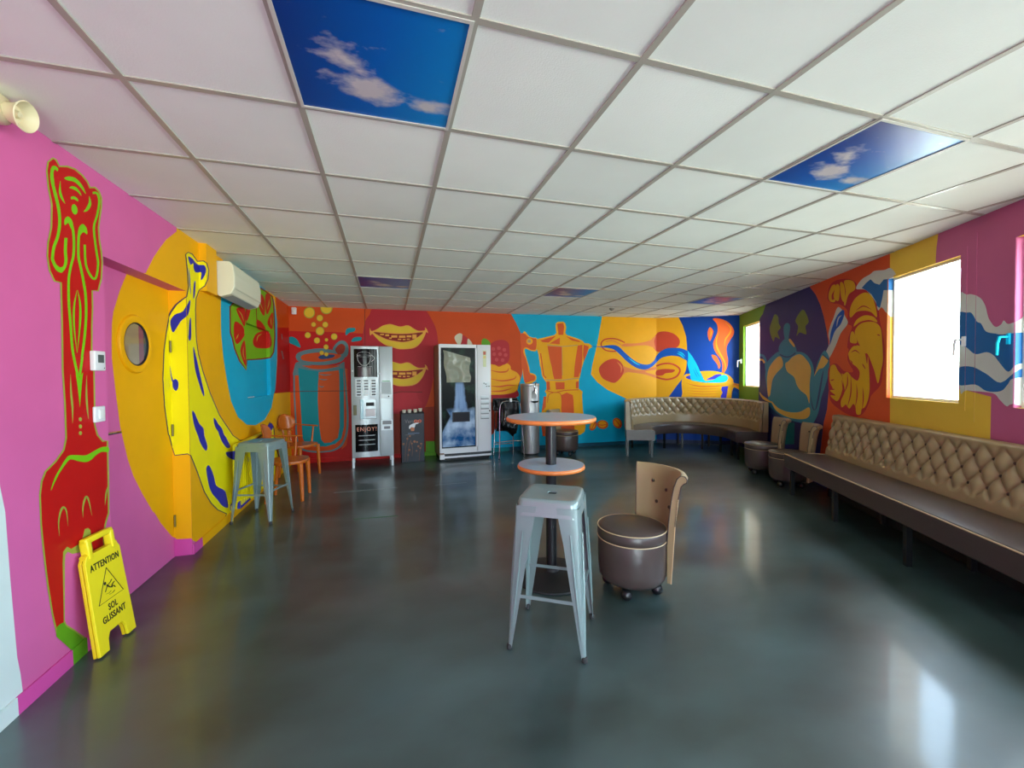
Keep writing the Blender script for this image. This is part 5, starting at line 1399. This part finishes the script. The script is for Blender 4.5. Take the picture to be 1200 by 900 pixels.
# ---- alarm sounder
SND = mat('cream_plastic', (226, 212, 176), .4)
t = thing('alarm_sounder', (XL+.004, 2.105, 2.432), 0, 'cream alarm horn with a blue smudge, under the ceiling on the pink wall', 'alarm')
ax = Vector((.60, -.02, -.12)).normalized()
Q = ax.to_track_quat('Z', 'X').to_matrix().to_4x4()
a = MB(); a.rbox(.0, .075, -.075, .06, -.055, .055, SND, r=.022, seg=4); b0 = a.build('housing', t, angle=60)
a = MB(); a.lathe([(.034, .0), (.036, .04), (.050, .075), (.058, .085), (.055, .088), (.045, .072), (.030, .05), (.016, .052), (.012, .066), (.001, .07)], SND, n=36, M=Matrix.Translation((.045, .035, 0)) @ Q, cap=False); a.build('horn', t, angle=50)
a = MB(); a.sphere((.045, -.0755, .006), .022, mat('blue_smudge', (120, 190, 206), .5), n=12, sy=.08); a.build('paint_smudge', b0)

# ---- thermostat, switch, detector
t = thing('thermostat', (XL+.002, 2.735, 1.475), 0, 'white wall thermostat with grey screen above the light switch', 'thermostat')
a = MB(); a.rbox(0, .024, -.043, .043, -.052, .052, WHT, r=.005); o = a.build('case', t)
a = MB(); a.box(.0235, .0255, -.020, .026, -.010, .032, mat('lcd_screen', (84, 92, 92), .2)); a.build('screen', t)
a = MB(); a.sphere((.025, .028, -.038), .003, BLACKM, n=6); a.build('status_light', t)
t = thing('light_switch', (XL+.002, 2.742, 1.192), 0, 'white square light switch below the thermostat on the pink wall', 'switch')
a = MB(); a.rbox(0, .014, -.042, .042, -.042, .042, WHT, r=.006); a.build('plate', t)
a = MB(); a.rbox(.013, .020, -.016, .024, -.024, .024, PVC, r=.003); a.build('rocker', t)
t = thing('motion_sensor', (-1.405, YB-.003, 2.415), 0, 'small white motion sensor high in the corner by the painted bubbles', 'sensor')
a = MB(); a.rbox(-.034, .034, -.05, 0, -.055, .055, WHT, r=.012); a.build('case', t); a = MB(); a.sphere((0, -.048, -.012), .022, PVC, n=12, sy=.4); a.build('lens', t)
t = thing('smoke_detector', (3.62, 6.25, CEIL-.0), 0, 'tiny round detector on the far ceiling above the moka pot', 'detector')
a = MB(); a.lathe([(.001, -.035), (.025, -.034), (.038, -.022), (.045, -.008), (.045, -.001), (.001, -.001)], mat('grey_detector', (150, 148, 140), .5), n=20, cap=False); a.build('case', t); a = MB(); a.lathe([(.018, -.037), (.018, -.034)], BLACKM, n=12); a.build('grille', t)

# ---- radiator
rad = mbRad
for k in range(26):
    y = RY0 + .02 + (RY1-RY0-.04)*k/25
    rad.box(RX-.0005, RX+.009, y-.007, y+.007, RZ0+.03, RZ1-.03, BAN)
t = thing('radiator', (0, 0, 0), 0, 'ribbed radiator painted yellow over the banana, behind the grey stool', 'radiator')
rad.build('ribbed_panel', t, weld=False)
a = MB(); a.box(XL+.034, RX+.002, RY0+.004, RY1-.004, RZ1, RZ1+.012, BAN); a.build('top_grille', t)
a = MB(); a.tube([(XL+.03, RY0-.05, .001), (XL+.03, RY0-.05, .14), (XL+.035, RY0-.03, .16), (XL+.06, RY0+.004, .17)], .009, BAN, n=8); a.build('feed_pipe', t)
for y in (RY0+.2, RY1-.2):
    a = MB(); a.box(XL+.006, XL+.036, y-.02, y+.02, RZ0+.05, RZ0+.12, BAN); a.box(XL+.006, XL+.036, y-.02, y+.02, RZ1-.12, RZ1-.05, BAN); a.build('bracket', t)

# ---- wet floor sign
YS = mat('sign_yellow', (244, 222, 30), .38); YSD = mat('sign_yellow_edge', (232, 196, 16), .4); INK = mat('sign_ink', (24, 24, 22), .5)
P0 = Vector((-1.372, 2.505, 0)); P1 = Vector((-1.352, 2.765, 0)); top = Vector((-1.458, 2.395, .60))
ex = (P1-P0).normalized(); ez = (top-P0); ez = (ez - ex*ez.dot(ex)).normalized(); ey = ez.cross(ex)   # ey points back to the wall? checked below
if ey.x > 0: ey = -ey
t = thing('wet_floor_sign', (0,0,0), 0, 'yellow ATTENTION SOL GLISSANT floor sign leaning on the pink wall', 'sign')
t.matrix_world = Matrix(((ex.x, ey.x, ez.x, P0.x), (ex.y, ey.y, ez.y, P0.y), (ex.z, ey.z, ez.z, .010), (0,0,0,1)))
Wd = (P1-P0).length
Hs = .50
out = [(0,0),(.062,0),(.068,.055),(.085,.085),(Wd-.085,.085),(Wd-.068,.055),(Wd-.062,0),(Wd,0),(Wd-.012,Hs-.03),(Wd-.03,Hs),(.03,Hs),(.012,Hs-.03)]
def sheet(y0, y1, m, nm, par):
    a = MB(); a.flat([(x, y0, z) for x, z in out], m, thick=(0, y1-y0, 0)); return a.build(nm, par, bevel=.0025)
fp = sheet(-.0, .014, YS, 'front_panel', t)
rp = sheet(.018, .032, YSD, 'rear_panel', t)
a = MB(); hz0, hz1 = Hs, Hs+.085
a.rbox(.040, .066, -.004, .034, Hs-.02, hz1-.012, YS, r=.006); a.rbox(Wd-.066, Wd-.040, -.004, .034, Hs-.02, hz1-.012, YS, r=.006); a.rbox(.040, Wd-.040, -.002, .032, hz1-.030, hz1, YS, r=.008); a.tube([(.022, .016, Hs-.004), (.05, .016, Hs-.004)], .013, YSD, n=10); a.tube([(Wd-.05, .016, Hs-.004), (Wd-.022, .016, Hs-.004)], .013, YSD, n=10)
a.build('handle', t, angle=50)
def onsign(x, z): return Matrix.Translation((x, -.0012, z)) @ Matrix.Rotation(pi/2, 4, 'X')
if True:
    letters('ATTENTION', .047, INK, fp, onsign(Wd/2, .43), bold=.0009, xs=.69, sp=1.1)
    letters('SOL', .047, INK, fp, onsign(Wd/2, .20), bold=.0009, xs=.71, sp=1.1)
    letters('GLISSANT', .047, INK, fp, onsign(Wd/2, .152), bold=.0009, xs=.71, sp=1.1)
a = MB(); tri = [(.045, .238), (Wd-.045, .238), (Wd/2, .398)]
for i in range(3):
    p, q = tri[i], tri[(i+1) % 3]; a.tube([(p[0], -.0006, p[1]), (q[0], -.0006, q[1])], .0022, INK, n=5, flat=.5)
a.build('warning_triangle', fp)
a = MB(); cxs = Wd/2; F3 = lambda x, z: (cxs+x, -.0012, z-.008)
a.sphere(F3(-.026, .333), .0085, INK, n=10, sy=.15)
for pts, r in (([F3(-.018,.322), F3(-.004,.305), F3(.010,.296)], .0062), ([F3(.008,.297), F3(.022,.312), F3(.036,.316)], .0040), ([F3(.008,.296), F3(.026,.298), F3(.034,.286)], .0040), ([F3(-.014,.318), F3(.006,.324), F3(.020,.334)], .0030), ([F3(-.016,.316), F3(-.026,.302), F3(-.034,.292)], .0030), ([F3(-.030,.280), F3(-.012,.276), F3(.004,.280)], .0022), ([F3(-.010,.268), F3(.012,.266), F3(.028,.272)], .0022)):
    a.tube(pts, r, INK, n=6, flat=.3)
a.build('slipping_figure', fp)

# ---- remains of line marking on the floor
TAPE = mat('pale_line_paint', (150, 160, 156), .6); TAPG = mat('green_line_paint', (52, 110, 62), .6)
def mark(p0, p1, w, m, lab):
    a_, b_ = hit(*p0, Vector((0,0,0)), Z_), hit(*p1, Vector((0,0,0)), Z_); d = (b_-a_).normalized(); n_ = Vector((-d.y, d.x, 0))*w/2
    mb = MB(); Q_ = [a_-n_, b_-n_*.8, b_+n_, a_+n_*.7]; mb.add([(p.x, p.y, .0005) for p in Q_] + [(p.x, p.y, .0012) for p in Q_], [(3,2,1,0),(4,5,6,7),(0,1,5,4),(1,2,6,5),(2,3,7,6),(3,0,4,7)], m)
    o = mb.build('worn_tape_strip'); return tag(o, lab, 'tape', 'worn tape lines')
mark((391,577.3), (466,571.5), .02, TAPE, 'pale worn line on the floor in front of the coffee machine')
mark((510,568.5), (547,565.5), .016, TAPE, 'pale worn line on the floor in front of the waterfall vending machine')
mark((582,562.5), (600,561), .018, TAPE, 'short pale worn line on the floor in front of the bag stand')
mark((543,546), (575,543), .016, TAPE, 'pale worn line close to the foot of the waterfall vending machine')
mark((414,608.5), (466,604.5), .018, TAPG, 'green worn line on the floor, the only one that is not pale')
# ---- picture settings
scn.view_settings.view_transform = 'Standard'
scn.view_settings.look = 'None'
scn.view_settings.gamma = 1
scn.view_settings.use_curve_mapping = False
scn.view_settings.exposure = EXPO
scn.cycles.max_bounces = 10
scn.cycles.diffuse_bounces = 8
scn.cycles.glossy_bounces = 5
scn.cycles.transparent_max_bounces = 8
scn.cycles.sample_clamp_indirect = 8
scn.cycles.use_denoising = True
